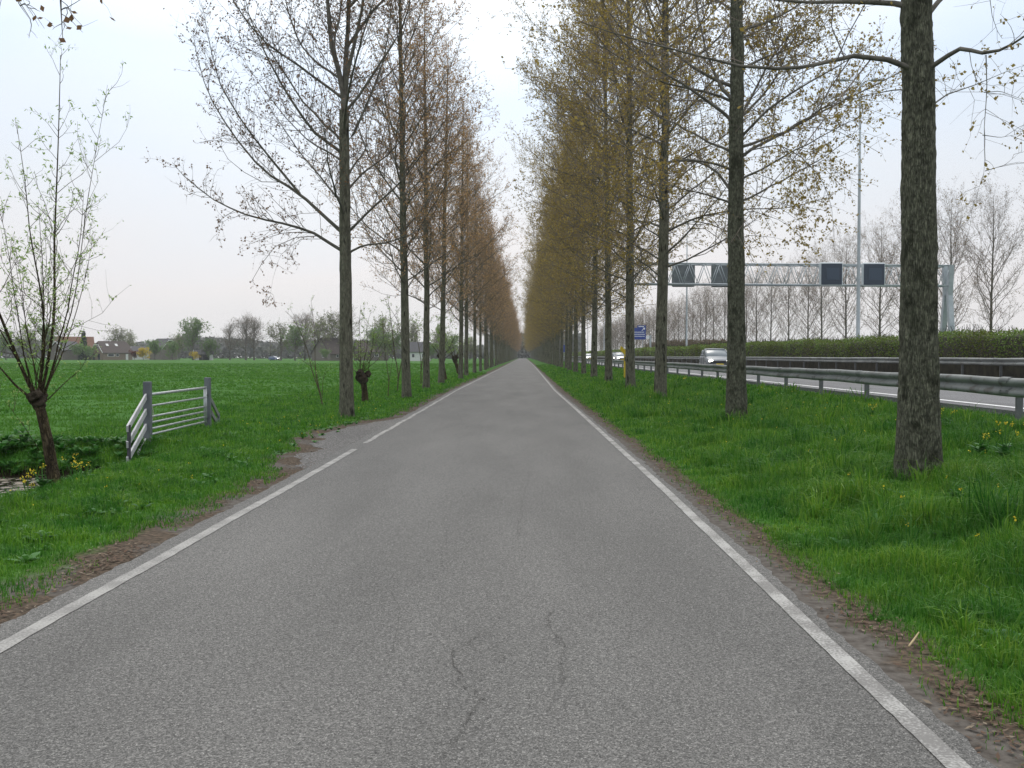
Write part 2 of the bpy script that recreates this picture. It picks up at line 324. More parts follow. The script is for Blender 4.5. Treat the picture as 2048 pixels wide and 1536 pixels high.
# ------------------------------------------------------------------ lane, lines, apron, cracks
def strip(xa, xb, ys, z, jit=0.0, nx=2, zc=0.0):
    ys = np.asarray(ys, float); o = off(ys)
    fx = lambda f: (f(ys) if callable(f) else np.full(len(ys), f)) + o
    a = fx(xa); b = fx(xb)
    if jit: a = a + R.normal(0, jit, len(ys)); b = b + R.normal(0, jit, len(ys))
    t = np.linspace(0, 1, nx); X = a[:, None] * (1 - t) + b[:, None] * t; Y = np.repeat(ys[:, None], nx, 1)
    zz = np.full_like(X, z) + zc * (1 - (2 * t - 1) ** 2)[None]
    i = np.arange(len(ys) - 1)[:, None] * nx + np.arange(nx - 1)[None]
    return np.stack([X, Y, zz], -1).reshape(-1, 3), np.stack([i, i + 1, i + nx + 1, i + nx], -1).reshape(-1, 4)
def asphalt_mat(name, dark, mid, light, tint=1.0, stone=125.0, patch=True):
    m, nt, b = new_mat(name); N = nt.nodes.new; L = nt.links.new
    ge = N('ShaderNodeNewGeometry')
    vo = N('ShaderNodeTexVoronoi'); vo.inputs['Scale'].default_value = stone; L(ge.outputs['Position'], vo.inputs['Vector'])
    r = N('ShaderNodeValToRGB'); c = r.color_ramp; c.elements.new(.5); c.elements.new(.8)
    bw = N('ShaderNodeRGBToBW'); L(vo.outputs['Color'], bw.inputs[0]); L(bw.outputs[0], r.inputs[0])
    for e, (p, col) in zip(c.elements, [(.2, dark), (.5, mid), (.68, mid), (.86, light)]): e.position = p; e.color = (*col, 1)
    nz = N('ShaderNodeTexNoise'); nz.inputs['Scale'].default_value = 55; nz.inputs['Detail'].default_value = 4; L(ge.outputs['Position'], nz.inputs['Vector'])
    r1 = N('ShaderNodeMapRange'); L(nz.outputs[0], r1.inputs[0]); r1.inputs[1].default_value = .3; r1.inputs[2].default_value = .7; r1.inputs[3].default_value = .62; r1.inputs[4].default_value = 1.3
    mp = N('ShaderNodeMapping'); mp.inputs['Scale'].default_value = (1.1, .22, 1); L(ge.outputs['Position'], mp.inputs[0])
    n2 = N('ShaderNodeTexNoise'); n2.inputs['Scale'].default_value = 1.0; n2.inputs['Detail'].default_value = 5; L(mp.outputs[0], n2.inputs['Vector'])
    r2 = N('ShaderNodeMapRange'); L(n2.outputs[0], r2.inputs[0]); r2.inputs[1].default_value = .3; r2.inputs[2].default_value = .7; r2.inputs[3].default_value = .84; r2.inputs[4].default_value = 1.16
    mu = N('ShaderNodeMath'); mu.operation = 'MULTIPLY'; L(r1.outputs[0], mu.inputs[0]); L(r2.outputs[0], mu.inputs[1])
    vs = N('ShaderNodeVectorMath'); vs.operation = 'SCALE'; L(r.outputs[0], vs.inputs[0]); L(mu.outputs[0], vs.inputs['Scale'])
    L(vs.outputs[0], b.inputs['Base Color']); b.inputs['Roughness'].default_value = .8; b.inputs['Specular IOR Level'].default_value = .3
    bp = N('ShaderNodeBump'); bp.inputs['Strength'].default_value = .5; bp.inputs['Distance'].default_value = .006; L(vo.outputs['Distance'], bp.inputs['Height']); L(bp.outputs[0], b.inputs['Normal'])
    return m
def paint_mat(name, white, under, wear):
    m, nt, b = new_mat(name); N = nt.nodes.new; L = nt.links.new
    ge = N('ShaderNodeNewGeometry')
    nz = N('ShaderNodeTexNoise'); nz.inputs['Scale'].default_value = 70; nz.inputs['Detail'].default_value = 6; L(ge.outputs['Position'], nz.inputs['Vector'])
    n2 = N('ShaderNodeTexNoise'); n2.inputs['Scale'].default_value = 3; n2.inputs['Detail'].default_value = 5; L(ge.outputs['Position'], n2.inputs['Vector'])
    ad = N('ShaderNodeMath'); ad.operation = 'ADD'; L(nz.outputs[0], ad.inputs[0]); L(n2.outputs[0], ad.inputs[1])
    r = N('ShaderNodeValToRGB'); r.color_ramp.elements[0].position = wear; r.color_ramp.elements[1].position = wear + .13
    mr = N('ShaderNodeMath'); mr.operation = 'MULTIPLY'; L(ad.outputs[0], mr.inputs[0]); mr.inputs[1].default_value = .5; L(mr.outputs[0], r.inputs[0])
    r.color_ramp.elements[0].color = (*under, 1); r.color_ramp.elements[1].color = (*white, 1)
    L(r.outputs[0], b.inputs['Base Color']); b.inputs['Roughness'].default_value = .75
    return m
M['asphalt'] = asphalt_mat('worn_asphalt', (.056, .055, .053), (.128, .125, .120), (.245, .24, .228), stone=185.0)
M['asphalt_old'] = asphalt_mat('broken_edge_asphalt', (.045, .042, .04), (.11, .105, .10), (.24, .235, .23), stone=60)
M['motorway'] = asphalt_mat('motorway_asphalt', (.10, .10, .105), (.16, .16, .165), (.22, .22, .225), stone=60)
M['paint_r'] = paint_mat('worn_white_paint', (.36, .355, .34), (.16, .155, .148), .455)
M['paint_l'] = paint_mat('dusty_white_paint', (.31, .305, .29), (.17, .165, .158), .44)
M['paint_m'] = paint_mat('motorway_white_paint', (.75, .75, .75), (.4, .4, .4), .3)
ROADY = np.r_[np.arange(-6, 40, .1), np.arange(40, 120, 1.), np.geomspace(120, 740, 60)]
edge_n = lambda s, a: (lambda ys: s + a * (np.sin(ys * 1.9) + np.sin(ys * 5.3 + 1) * .6 + np.sin(ys * 13.1) * .4))
structure(obj('road', [(*strip(edge_n(-2.88, .012), edge_n(1.70, .010), ROADY, .010, .009, 7, .012), 0, True)], M['asphalt']))
ly1 = ROADY[ROADY < 15.9]; ly2 = ROADY[(ROADY > 16.9)]
structure(obj('road_line_left', [(*strip(edge_n(-2.715, .003), edge_n(-2.615, .003), ly1, .0165, .0025), 0, False), (*strip(edge_n(-2.72, .01), edge_n(-2.63, .01), ly2, .0165, .004), 0, False)], M['paint_l']))
structure(obj('road_line_right', [(*strip(edge_n(1.524, .0015), edge_n(1.616, .0015), ROADY, .0165, .0015), 0, False)], M['paint_r']))
ay = np.arange(13.2, 24.3, .1)
def apron_edge(ys): return np.interp(ys, [13.2, 14.2, 15.2, 16.0, 17.0, 18.5, 20.5, 22.3, 24.3], [-2.9, -3.22, -3.42, -3.2, -3.62, -3.8, -3.7, -3.35, -2.86]) + .05 * np.sin(ys * 4.1) + .03 * np.sin(ys * 11)
structure(obj('road_apron', [(*strip(apron_edge, -2.84, ay, .0055, .015, 4), 0, True)], M['asphalt_old']))

def cracks():
    ch = []
    lines = [[(1105, 1222), (1096, 1236), (1100, 1246), (1093, 1256)], [(1112, 1270), (1132, 1290), (1128, 1305), (1120, 1330), (1118, 1350), (1128, 1358), (1119, 1370)],
             [(952, 1271), (938, 1290), (908, 1300), (903, 1318), (915, 1340), (922, 1350), (915, 1365)], [(1018, 1308), (1005, 1318), (996, 1328)], [(953, 1375), (948, 1390)],
             [(958, 1395), (975, 1402)], [(954, 1410), (942, 1425), (936, 1440), (930, 1452)], [(908, 1475), (898, 1490)], [(1015, 1500), (1002, 1508)], [(1215, 1385), (1235, 1400), (1236, 1412)], [(1205, 1420), (1225, 1436)],
             [(890, 985), (894, 1000), (890, 1008)], [(1036, 1040), (1034, 1058), (1036, 1078)], [(1005, 925), (1001, 935), (1004, 942)], [(950, 1060), (948, 1066)], [(250, 1358), (265, 1350)], [(130, 1460), (155, 1452)]]
    lines += [[(1112, 1215), (1096, 1236), (1100, 1262), (1118, 1282), (1132, 1300), (1124, 1335), (1118, 1372), (1106, 1410), (1112, 1450)], [(962, 1262), (938, 1290), (906, 1302), (904, 1325), (918, 1345), (924, 1372), (950, 1392), (962, 1402), (940, 1430), (926, 1462), (900, 1492), (880, 1530)],
              [(905, 1000), (890, 1040), (894, 1090), (880, 1140)], [(1060, 860), (1052, 900), (1060, 950), (1046, 1000), (1040, 1060)], [(780, 1180), (800, 1230), (790, 1290), (770, 1350)], [(1250, 1180), (1262, 1240), (1256, 1300)], [(640, 1290), (600, 1330), (560, 1350)], [(1200, 1060), (1212, 1100), (1206, 1150)], [(850, 930), (846, 960), (852, 990)]]
    nfine = 9
    for li, pl in enumerate(lines):
        g = []
        for px, py in pl:
            r = CM @ np.array([(px - 1024) / FPX, (768 - py) / FPX, -1.0]); s = (CAMH - .02) / -r[2]; g.append([r[0] * s, r[1] * s])
        g = np.array(g); t = np.linspace(0, len(g) - 1, (len(g) - 1) * 5 + 1)
        q = np.stack([np.interp(t, np.arange(len(g)), g[:, k]) for k in (0, 1)], 1) + R.normal(0, .008, (len(t), 2))
        w = R.uniform(.0004, .0027, len(t)) if li < len(lines) - nfine else R.uniform(.0003, .0016, len(t)); w[0] = w[-1] = .0004
        a = np.c_[q[:, 0] - w, q[:, 1], np.full(len(t), .0268)]; b = np.c_[q[:, 0] + w, q[:, 1] + w, np.full(len(t), .0268)]
        i = np.arange(len(t) - 1); n = len(t)
        ch.append((np.r_[a, b], np.stack([i, n + i, n + i + 1, i + 1], 1), 0, False))
    structure(obj('road_cracks', ch, pmat('dark_crack', (.05, .047, .043), (.035, .033, .03))))  # cracks drawn as thin dark ribbons lying on the asphalt
cracks()

# ------------------------------------------------------------------ motorway (behind the rail)
MZ = .55
def flat(x0, x1, y0, y1, z, n=40):
    ys = np.linspace(y0, y1, n); V = np.array([[x, y, z] for y in ys for x in (x0, x1)]); i = np.arange(n - 1) * 2
    return V, np.stack([i, i + 1, i + 3, i + 2], 1)
def slab(x0, x1, z):
    v, f = flat(x0, x1, -30, 740, z); w, g = flat(x0, x0 + .001, -30, 740, z)
    sk = np.array([[x0, -30, 0.2], [x0, 740, .2], [x0, 740, z], [x0, -30, z]])
    return [(v, f, 0, False), (sk, np.array([[0, 1, 2, 3]]), 0, False)]
structure(obj('motorway', slab(8.5, 19.0, MZ) + slab(23.8, 34.6, MZ), M['motorway']))
lines = [(*flat(8.95, 9.12, -30, 740, MZ + .006), 0, False), (*flat(18.5, 18.68, -30, 740, MZ + .006), 0, False), (*flat(24.2, 24.35, -30, 740, MZ + .006), 0, False), (*flat(31.2, 31.36, -30, 740, MZ + .006), 0, False)]
for xx in (11.75, 15.25, 27.6):
    for k in range(70):
        lines.append((*flat(xx, xx + .15, k * 12, k * 12 + 3, MZ + .006, 2), 0, False))
structure(obj('motorway_lines', lines, M['paint_m']))
structure(obj('median_soil', [(*flat(19.0, 23.8, -30, 740, MZ + .02), 0, False)], pmat('dark_median_soil', (.03, .026, .018), (.012, .011, .008), 2, .95)))

# ditch water
def ditch_water():
    ys = np.linspace(-20, 16.3, 60); V = np.array([[x, y, -.46] for y in ys for x in np.linspace(-9.6, -5.2, 6)]); i = (np.arange(59)[:, None] * 6 + np.arange(5)[None]).ravel()
    m, nt, b = new_mat('murky_ditch_water'); N = nt.nodes.new; L = nt.links.new
    ge = N('ShaderNodeNewGeometry'); nz = N('ShaderNodeTexNoise'); nz.inputs['Scale'].default_value = 7; nz.inputs['Detail'].default_value = 8; L(ge.outputs['Position'], nz.inputs['Vector'])
    r = N('ShaderNodeValToRGB'); r.color_ramp.elements[0].position = .48; r.color_ramp.elements[1].position = .62; r.color_ramp.elements[0].color = (.025, .022, .016, 1); r.color_ramp.elements[1].color = (.20, .17, .13, 1)
    L(nz.outputs[0], r.inputs[0]); L(r.outputs[0], b.inputs['Base Color'])
    r2 = N('ShaderNodeMapRange'); L(nz.outputs[0], r2.inputs[0]); r2.inputs[1].default_value = .48; r2.inputs[2].default_value = .6; r2.inputs[3].default_value = .08; r2.inputs[4].default_value = .8; L(r2.outputs[0], b.inputs['Roughness'])
    bp = N('ShaderNodeBump'); bp.inputs['Strength'].default_value = .15; n3 = N('ShaderNodeTexNoise'); n3.inputs['Scale'].default_value = 5; L(ge.outputs['Position'], n3.inputs['Vector']); L(n3.outputs[0], bp.inputs['Height']); L(bp.outputs[0], b.inputs['Normal'])
    structure(obj('ditch_water', [(V, np.stack([i, i + 1, i + 7, i + 6], 1), 0, True)], m))
ditch_water()

# ------------------------------------------------------------------ trees
def trunk_mesh(path, rad, sides, rg, rough=.04, flare=.45, fl=.4):
    K = len(path); an = np.arange(sides) * 2 * PI / sides; z = path[:, 2] - path[0, 2]
    rr = rad * (1 + flare * np.exp(-z / fl))
    lob = 1 + rough * (np.sin(an * 3 + rg.uniform(0, 6))[None] * np.exp(-z / .7)[:, None] * 1.8 + np.sin(an * 5 + 1)[None] * .4)
    nz = rg.normal(0, 1, (K, sides))
    for _ in range(1): nz = (nz + np.roll(nz, 1, 0) + np.roll(nz, -1, 0)) / 2
    rr = rr[:, None] * (lob + rough * .33 * nz)
    V = path[:, None, :] + rr[:, :, None] * np.stack([np.cos(an), np.sin(an), 0 * an], -1)[None]
    k = np.arange(K - 1)[:, None] * sides; s = np.arange(sides)[None]; s2 = (s + 1) % sides
    return V.reshape(-1, 3), np.stack([k + s, k + s2, k + sides + s2, k + sides + s], -1).reshape(-1, 4)
KL = 12
def twig_layers(PL, RL, rg, tw, sub, leaf_n, leaf_s, up=.55, tlen=1.0, t0=.12, sag=None, asp=.75, bare=0.0, tk=1.0):
    """second and third order twigs and leaves for limbs PL (N,K,3)"""
    LL = np.linalg.norm(np.diff(PL, axis=1), axis=2).sum(1)
    cnt = np.maximum(3, (LL * tw).astype(int)); idx = np.repeat(np.arange(len(PL)), cnt); n = len(idx)
    t = t0 + (1 - t0) * rg.uniform(0, 1, n) ** .85
    p, tg, rr = sample_on(PL, RL, idx, t)
    per = nrm(np.cross(tg, rand_dir(n, rg)))
    D = tg * rg.uniform(.3, .9, n)[:, None] + per * .8 + np.array([0, 0, .25])
    Lt = np.clip((.35 + rg.uniform(0, 1.0, n) ** 1.6 * 1.9) * (1.2 - .75 * t) * tlen, .15, None) * np.clip(LL[idx] / 3.5, .45, 1.15)
    u = np.full(n, up) if sag is None else np.where(sag[idx] != 0, sag[idx], up)
    P2 = grow(p, D, Lt, 5, u, .42, rg); r0 = np.minimum(np.maximum(rr * .65, .005), .005 + .0055 * Lt); R2 = r0[:, None] * np.linspace(1, .4, 5)[None] * tk
    c3 = np.maximum(1, (Lt * sub + rg.uniform(0, 1, n)).astype(int)); i3 = np.repeat(np.arange(n), c3); m = len(i3)
    t3 = rg.uniform(.15, 1, m); p3, tg3, rr3 = sample_on(P2, R2, i3, t3)
    D3 = tg3 * .5 + nrm(np.cross(tg3, rand_dir(m, rg))) * .8 + np.array([0, 0, .2]); L3 = rg.uniform(.08, .5, m) * np.clip(Lt[i3], .4, 1.1)
    P3 = grow(p3, D3, L3, 3, .3 if sag is None else np.where(sag[idx][i3] < 0, -.2, .3), .25, rg); R3 = np.minimum(rr3 * .75, .0045 * tk)[:, None] * np.array([1, .8, .5])[None]
    lv = []
    keep = rg.uniform(0, 1, m) > bare
    k = np.where(keep)[0]; q = np.repeat(k, leaf_n); tt = rg.uniform(.35, 1, len(q))
    c, _, _ = sample_on(P3, R3, q, tt); lv.append(c + rg.normal(0, .012, c.shape))
    q = np.repeat(np.where(rg.uniform(0, 1, n) > bare)[0], max(1, leaf_n)); tt = rg.uniform(.5, 1, len(q)) ** .5
    c, _, _ = sample_on(P2, R2, q, tt); lv.append(c + rg.normal(0, .012, c.shape))
    C = np.concatenate(lv)
    v1, f1 = tubes(P2, R2, 3); v2, f2 = tubes(P3, R3, 3); v3, f3 = leaf_quads(C, leaf_s, rg, asp, .25)
    return (v1, f1), (v2, f2), (v3, f3)
def poplar(seed, H=20.5, r0=.19, z0=4.2, Rc=4.2, zw=8.5, n1=50, manual=(), fork=None, tw=3.0, sub=4.5, leaf_n=3, leaf_s=.055, sides=14, ring=.35, az=None, lean=(0, 0), sagp=0.0, bare=0.0, elev=(38, 66), trunkH=None, flare=.4, low_short=False, up1=.55, tlen=1.0, wtop=.55, fl=.4, rough=.04, tk=1.0):
    rg = np.random.default_rng(seed); HT = trunkH or H
    zs = np.unique(np.r_[np.arange(-.25, min(HT, 8), ring), np.linspace(min(HT, 8), HT, 14)])
    wob = np.cumsum(rg.normal(0, .016, (len(zs), 2)) * np.sqrt(np.gradient(zs))[:, None], 0) * np.clip(zs / 6, 0, 1)[:, None]; wob -= wob[np.argmin(abs(zs))]
    path = np.c_[wob[:, 0] + lean[0] * zs / H, wob[:, 1] + lean[1] * zs / H, zs]
    tr = r0 * np.clip(1 - np.clip(zs, 0, None) / (H * 1.02), .03, 1) ** .85
    trunk = trunk_mesh(path, tr, sides, rg, flare=flare, fl=fl, rough=rough)
    at = lambda z: np.stack([np.interp(z, zs, path[:, i]) for i in range(3)], -1)
    rad = lambda z: np.interp(z, zs, tr)
    Ls, Rs, sag = [], [], []
    def add(pts, r, s=0.0): 
        Ls.append(resample(pts, KL)); Rs.append((1 - np.linspace(0, 1, KL) ** .8 * .9) * r); sag.append(s)
    for pts, r, s in manual: add(pts, r * .85, s)
    base = []
    if fork:
        for pts, r in fork:
            q = resample(pts, KL); base.append((q, r)); add(pts, r)
    for i in range(n1):
        f = (i + rg.uniform(.1, .9)) / n1; z = z0 + (H * .97 - z0) * f ** 1.02
        a = (i * 2.39996 + rg.normal(0, .35)) if az is None else rg.choice(az) + rg.normal(0, .3)
        Rr = Rc * np.interp(z, [z0, z0 + 1.2, zw, H * .75, H], [.8, 1.0, 1.0, wtop, .1]) * rg.uniform(.7, 1.1)
        el = math.radians(np.interp(f, [0, .35, 1], [elev[0] - 6, elev[0] + 8, elev[1]]) + rg.normal(0, 5))
        Lg = Rr / math.cos(min(el + .22, 1.25)); 
        p0 = at(min(z, HT)); 
        if z > HT and base:
            q, r = base[rg.integers(len(base))]; p0 = np.array([np.interp(z, q[:, 2], q[:, k]) for k in range(3)])
        d = np.array([[math.cos(a) * math.cos(el), math.sin(a) * math.cos(el), math.sin(el)]])
        s = sagp if f < .2 else 0
        g = grow(p0[None], d, np.array([Lg]), KL, up1 if not s else .25, .34, rg)[0]
        add_r = min(rad(min(z, HT)) * .36, .007 + .0062 * Lg)
        Ls.append(g); Rs.append((1 - np.linspace(0, 1, KL) ** .8 * .88) * add_r); sag.append(s * rg.uniform(0, 1) if s else 0)
    PL = np.stack(Ls); RL = np.stack(Rs)
    limb = tubes(PL, RL, 6)
    t2, t3, lf = twig_layers(PL, RL, rg, tw, sub, leaf_n, leaf_s, sag=np.array(sag), bare=bare, tlen=tlen, tk=tk)
    return trunk, [limb, t2, t3, lf]
def tree_meshes(name, data, bark, limbm, twigm, leafm):
    trunk, (limb, t2, t3, lf) = data
    tm = make_mesh('trunk', [(*trunk, 0, True)]); tm.materials.append(bark)
    cm = make_mesh('crown', [(*limb, 0, True), (*t2, 1, False), (*t3, 1, False), (*lf, 2, False)])
    for m in (limbm, twigm, leafm): cm.materials.append(m)
    return tm, cm
def put_tree(name, meshes, loc, rotz, sc, label, cat='tree', group=None):
    t = thing(name, label, cat, loc, rotz, group); t.scale = (sc, sc, sc)
    if name == 'poplar' and rotz: t.rotation_euler = (random.gauss(0, .012), random.gauss(0, .012), rotz)
    link('trunk', meshes[0], t); link('crown', meshes[1], t); return t
def rel(base, d, pts, dy=None):         # photo points (px, py[, dy]) at depth d -> offsets from a tree base
    out = []
    for i, p in enumerate(pts):
        dd = d + (p[2] if len(p) > 2 else 0.0)
        out.append(P(p[0], p[1], dd) - base)
    return np.array(out)

XL, XR = -4.22, 4.33
ldepth = [8440 / (1047 - p) for p in (692, 811, 860, 891, 918, 935, 951)]
while ldepth[-1] < 600: ldepth.append(ldepth[-1] + 10.2 + random.uniform(-.4, .4))
rdepth = [8660 / (p - 1047) for p in (1835, 1472, 1327, 1263, 1218, 1190, 1168)]
while rdepth[-1] < 600: rdepth.append(rdepth[-1] + 10.1 + random.uniform(-.4, .4))
GL, GR = 'poplars in the left roadside row', 'poplars in the right roadside row'
ORD = ['first', 'second', 'third', 'fourth', 'fifth', 'sixth', 'seventh', 'eighth', 'ninth', 'tenth', 'eleventh', 'twelfth']

def near_trees():
    # first poplar of the left row, limbs as in the photograph
    d = ldepth[0]; b = np.array([XL, d, float(gz(XL, d))]); r = lambda pts: rel(b, d, pts)
    man = [(r([(690, 505), (675, 498), (639, 470, -.1), (582, 450, -.3), (502, 434, -.6), (433, 404, -.8), (373, 359, -1), (345, 325, -1)]), .052, -.15),
           (r([(690, 470), (673, 456, .1), (623, 407, .2), (582, 375, .4), (538, 351, .6), (494, 307, .8), (453, 250, 1), (421, 198, 1.1), (397, 133, 1.2), (385, 60, 1.2)]), .06, 0),
           (r([(600, 388, .3), (546, 323, .1), (494, 258, -.2), (441, 173, -.5), (417, 81, -.7), (405, 10, -.8)]), .04, 0),
           (r([(692, 312), (681, 300), (639, 278, -.3), (599, 226, -.6), (558, 161, -.8), (522, 89, -1), (494, 20, -1.1), (480, -60, -1.2)]), .05, 0),
           (r([(690, 330), (672, 312, .4), (620, 285, 1), (575, 240, 1.5), (520, 170, 1.8), (480, 110, 2)]), .035, 0),
           (r([(690, 470), (702, 459), (744, 416, -.3), (800, 367, -.6), (850, 300, -.8), (880, 220, -1)]), .048, 0),
           (r([(690, 512), (703, 502), (728, 490, -.2), (772, 486, -.5), (825, 468, -.8), (870, 430, -1)]), .038, 0),
           (r([(690, 385), (703, 371), (728, 343, .2), (776, 311, .5), (820, 260, .8), (850, 190, 1)]), .04, 0),
           (r([(690, 290), (703, 278), (740, 194, .2), (768, 121, .3), (780, 40, .4), (785, -40, .4)]), .045, 0),
           (r([(650, 478, -.1), (600, 478, -.5), (560, 510, -.8), (545, 560, -.9), (540, 596, -.9)]), .010, -.8),
           (r([(560, 445, -.3), (530, 470, -.5), (500, 485, -.6), (480, 500, -.6)]), .008, -.8), (r([(470, 420, -.7), (440, 440, -.8), (432, 480, -.8)]), .008, -.8)]
    fork = [(r([(689, 240), (687, 165), (663, 101, .1), (655, 0, .2), (640, -150, .3), (632, -300, .4)]), .085),
            (r([(689, 240), (688, 170), (694, 90, .4), (700, -20, .8), (704, -180, 1), (708, -420, 1.2)]), .075),
            (r([(689, 240), (690, 165), (703, 113, -.2), (724, 20, -.4), (745, -120, -.6), (760, -260, -.7)]), .07)]
    data = poplar(101, H=19, r0=.168, z0=4.6, Rc=3.6, n1=34, manual=man, fork=fork, tw=10, sub=6, leaf_n=3, leaf_s=.05, tlen=.78, tk=.75, sides=22, ring=.1, trunkH=7.3, az=[1.4, 1.8, -1.3, -1.7, .2, 2.8, 0], bare=.25, flare=.3)
    put_tree('poplar', tree_meshes('a', data, M['bark'], M['limb'], M['twig_d'], M['leaf_d']), b, 0, 1, 'tall forked poplar nearest in the left row, behind the metal field gate', group=GL)
    # first poplar of the right row: only its lowest limbs are in the picture
    d = rdepth[0]; b = np.array([XR, d, float(gz(XR, d))]); r = lambda pts: rel(b, d, pts)
    man = [(r([(1830, 140), (1795, 124, -.05), (1726, 107, -.2), (1650, 125, -.4), (1585, 139, -.6), (1476, 133, -.9), (1400, 112, -1.1), (1331, 95, -1.3), (1246, 73, -1.5), (1150, 40, -1.7)]), .038, -.25),
           (r([(1830, 15), (1790, 6, .1), (1700, 3, .4), (1600, 5, .8), (1480, -10, 1.2), (1380, -40, 1.5)]), .042, -.1),
           (r([(1840, 150), (1868, 130, -.1), (1920, 95, -.4), (1970, 108, -.7), (2010, 98, -.9), (2060, 65, -1.2), (2150, 40, -1.6)]), .04, -.1),
           (r([(1972, 110, -.7), (1974, 180, -.75), (1968, 260, -.8), (1970, 340, -.8), (1950, 400, -.85), (1940, 432, -.85)]), .007, -.9),
           (r([(1840, 60), (1860, 20, .1), (1890, -10, .3), (1960, -80, .8), (2060, -140, 1.2)]), .04, 0),
           (r([(1968, 185, -.75), (2000, 182, -.9), (2048, 200, -1.2), (2080, 215, -1.4)]), .005, -.4),
           (r([(1965, 270, -.8), (2000, 275, -.8), (2040, 268, -.7), (2048, 250, -.7)]), .005, -.4), (r([(1970, 342, -.8), (2010, 330, -.8), (2045, 300, -.8)]), .005, -.4),
           (r([(1830, 190), (1800, 178, .3), (1760, 185, .6), (1700, 200, 1), (1640, 190, 1.4)]), .012, -.3),
           (r([(1860, 215), (1890, 190, .3), (1950, 170, .8), (2020, 140, 1.3), (2080, 120, 1.6)]), .012, -.2)]
    data = poplar(202, H=20, r0=.205, z0=5.3, Rc=4.2, n1=26, manual=man, tw=7, sub=5, leaf_n=3, leaf_s=.042, sides=56, ring=.035, flare=.42, fl=.75, rough=.06, tk=.55, bare=.25, elev=(20, 60))
    put_tree('poplar', tree_meshes('b', data, M['bark_near'], M['limb'], M['twig'], M['leaf_r']), b, 0, 1, 'thick mossy poplar trunk nearest on the right, standing in tall grass', group=GR)
    # second poplar of the right row
    d = rdepth[1]; b = np.array([XR, d, float(gz(XR, d))]); r = lambda pts: rel(b, d, pts)
    man = [(r([(1470, 345), (1455, 335), (1420, 325, -.2), (1370, 318, -.5), (1310, 330, -.8), (1250, 340, -1)]), .035, -.2),
           (r([(1472, 395), (1455, 372), (1432, 340, .2), (1395, 322, .5), (1340, 322, .9), (1280, 338, 1.3), (1210, 310, 1.6)]), .04, -.15),
           (r([(1472, 410), (1455, 403), (1410, 388, -.3), (1350, 375, -.7), (1290, 340, -1)]), .03, -.2),
           (r([(1468, 245), (1447, 225), (1370, 170, -.4), (1300, 130, -.7), (1230, 70, -1), (1180, 0, -1.2)]), .045, 0),
           (r([(1466, 200), (1440, 175), (1410, 95, .4), (1390, 0, .8), (1375, -90, 1)]), .045, 0),
           (r([(1475, 320), (1492, 303), (1560, 270, .3), (1640, 225, .5), (1720, 185, .7), (1800, 145, .9), (1860, 100, 1)]), .045, -.1),
           (r([(1472, 290), (1490, 265), (1540, 215, -.3), (1600, 175, -.5), (1680, 130, -.8), (1760, 80, -1)]), .042, 0),
           (r([(1478, 312), (1500, 300, -.2), (1560, 288, -.6), (1615, 322, -.9), (1650, 370, -1), (1665, 420, -1.1), (1668, 480, -1.1)]), .018, -.7),
           (r([(1560, 288, -.6), (1600, 340, -.7), (1625, 400, -.7), (1640, 440, -.7)]), .010, -.7),
           (r([(1478, 440), (1500, 420, .3), (1560, 440, .6), (1600, 470, .8), (1610, 500, .9)]), .012, -.5),
           (r([(1478, 478), (1500, 470, .2), (1550, 475, .4), (1600, 490, .6)]), .009, -.4),
           (r([(1470, 250), (1500, 200, .5), (1540, 120, 1), (1600, 40, 1.5), (1640, -40, 1.8)]), .04, 0)]
    data = poplar(303, H=20.5, r0=.19, z0=4.4, Rc=3.8, n1=40, manual=man, tw=9, wtop=.5, sub=6, leaf_n=4, leaf_s=.054, sides=36, ring=.06, sagp=-.2, flare=.4, fl=.7, rough=.06, tk=.75, elev=(26, 62), az=[0, .8, 1.6, 2.4, 3.1, 3.9, 4.7, 5.5])
    put_tree('poplar', tree_meshes('c', data, M['bark_near'], M['limb'], M['twig'], M['leaf_r']), b, 0, 1, 'second poplar in the right row, between the parked-looking silver car and the thick mossy trunk'.replace('parked-looking ', ''), group=GR)
    # a poplar beside the camera on the left: its hanging twigs reach into the upper left corner
    d = 3.0; b = np.array([-4.6, d, 0.0])
    w = lambda px, py, dd: P(px, py, dd) - b
    man = [(np.array([[0, 0, 4.6], [-.2, .8, 5.0], w(-60, -120, 5), w(20, -60, 5.1), w(35, 5, 5.1), w(62, 40, 5.1)]), .02, -.8),
           (np.array([[0, 0, 4.7], [.2, 1.0, 5.3], w(60, -160, 5.2), w(120, -90, 5.4), w(122, 0, 5.4), w(124, 60, 5.4), w(126, 85, 5.4)]), .02, -.8)]
    man += [(np.array([w(18, -40, 5.1), w(38, 8, 5.1), w(62, 42, 5.1)]), .006, -.3), (np.array([w(121, -30, 5.4), w(123, 30, 5.4), w(126, 82, 5.4)]), .006, -.3), (np.array([w(122, 20, 5.4), w(132, 14, 5.4), w(140, 18, 5.4)]), .005, -.3), (np.array([w(40, 12, 5.1), w(50, 6, 5.1), w(56, 16, 5.1)]), .005, -.3)]
    data = poplar(404, H=19, r0=.17, z0=6.2, Rc=3.4, n1=12, manual=man, tw=4, sub=6, leaf_n=1, leaf_s=.036, sides=16, bare=.3, tlen=.3, tk=.5)
    put_tree('poplar', tree_meshes('d', data, M['bark'], M['limb'], M['twig_d'], M['leaf_d']), b, 0, 1, 'poplar out of sight whose budding twig tips hang into the upper left corner', group=GL)
near_trees()

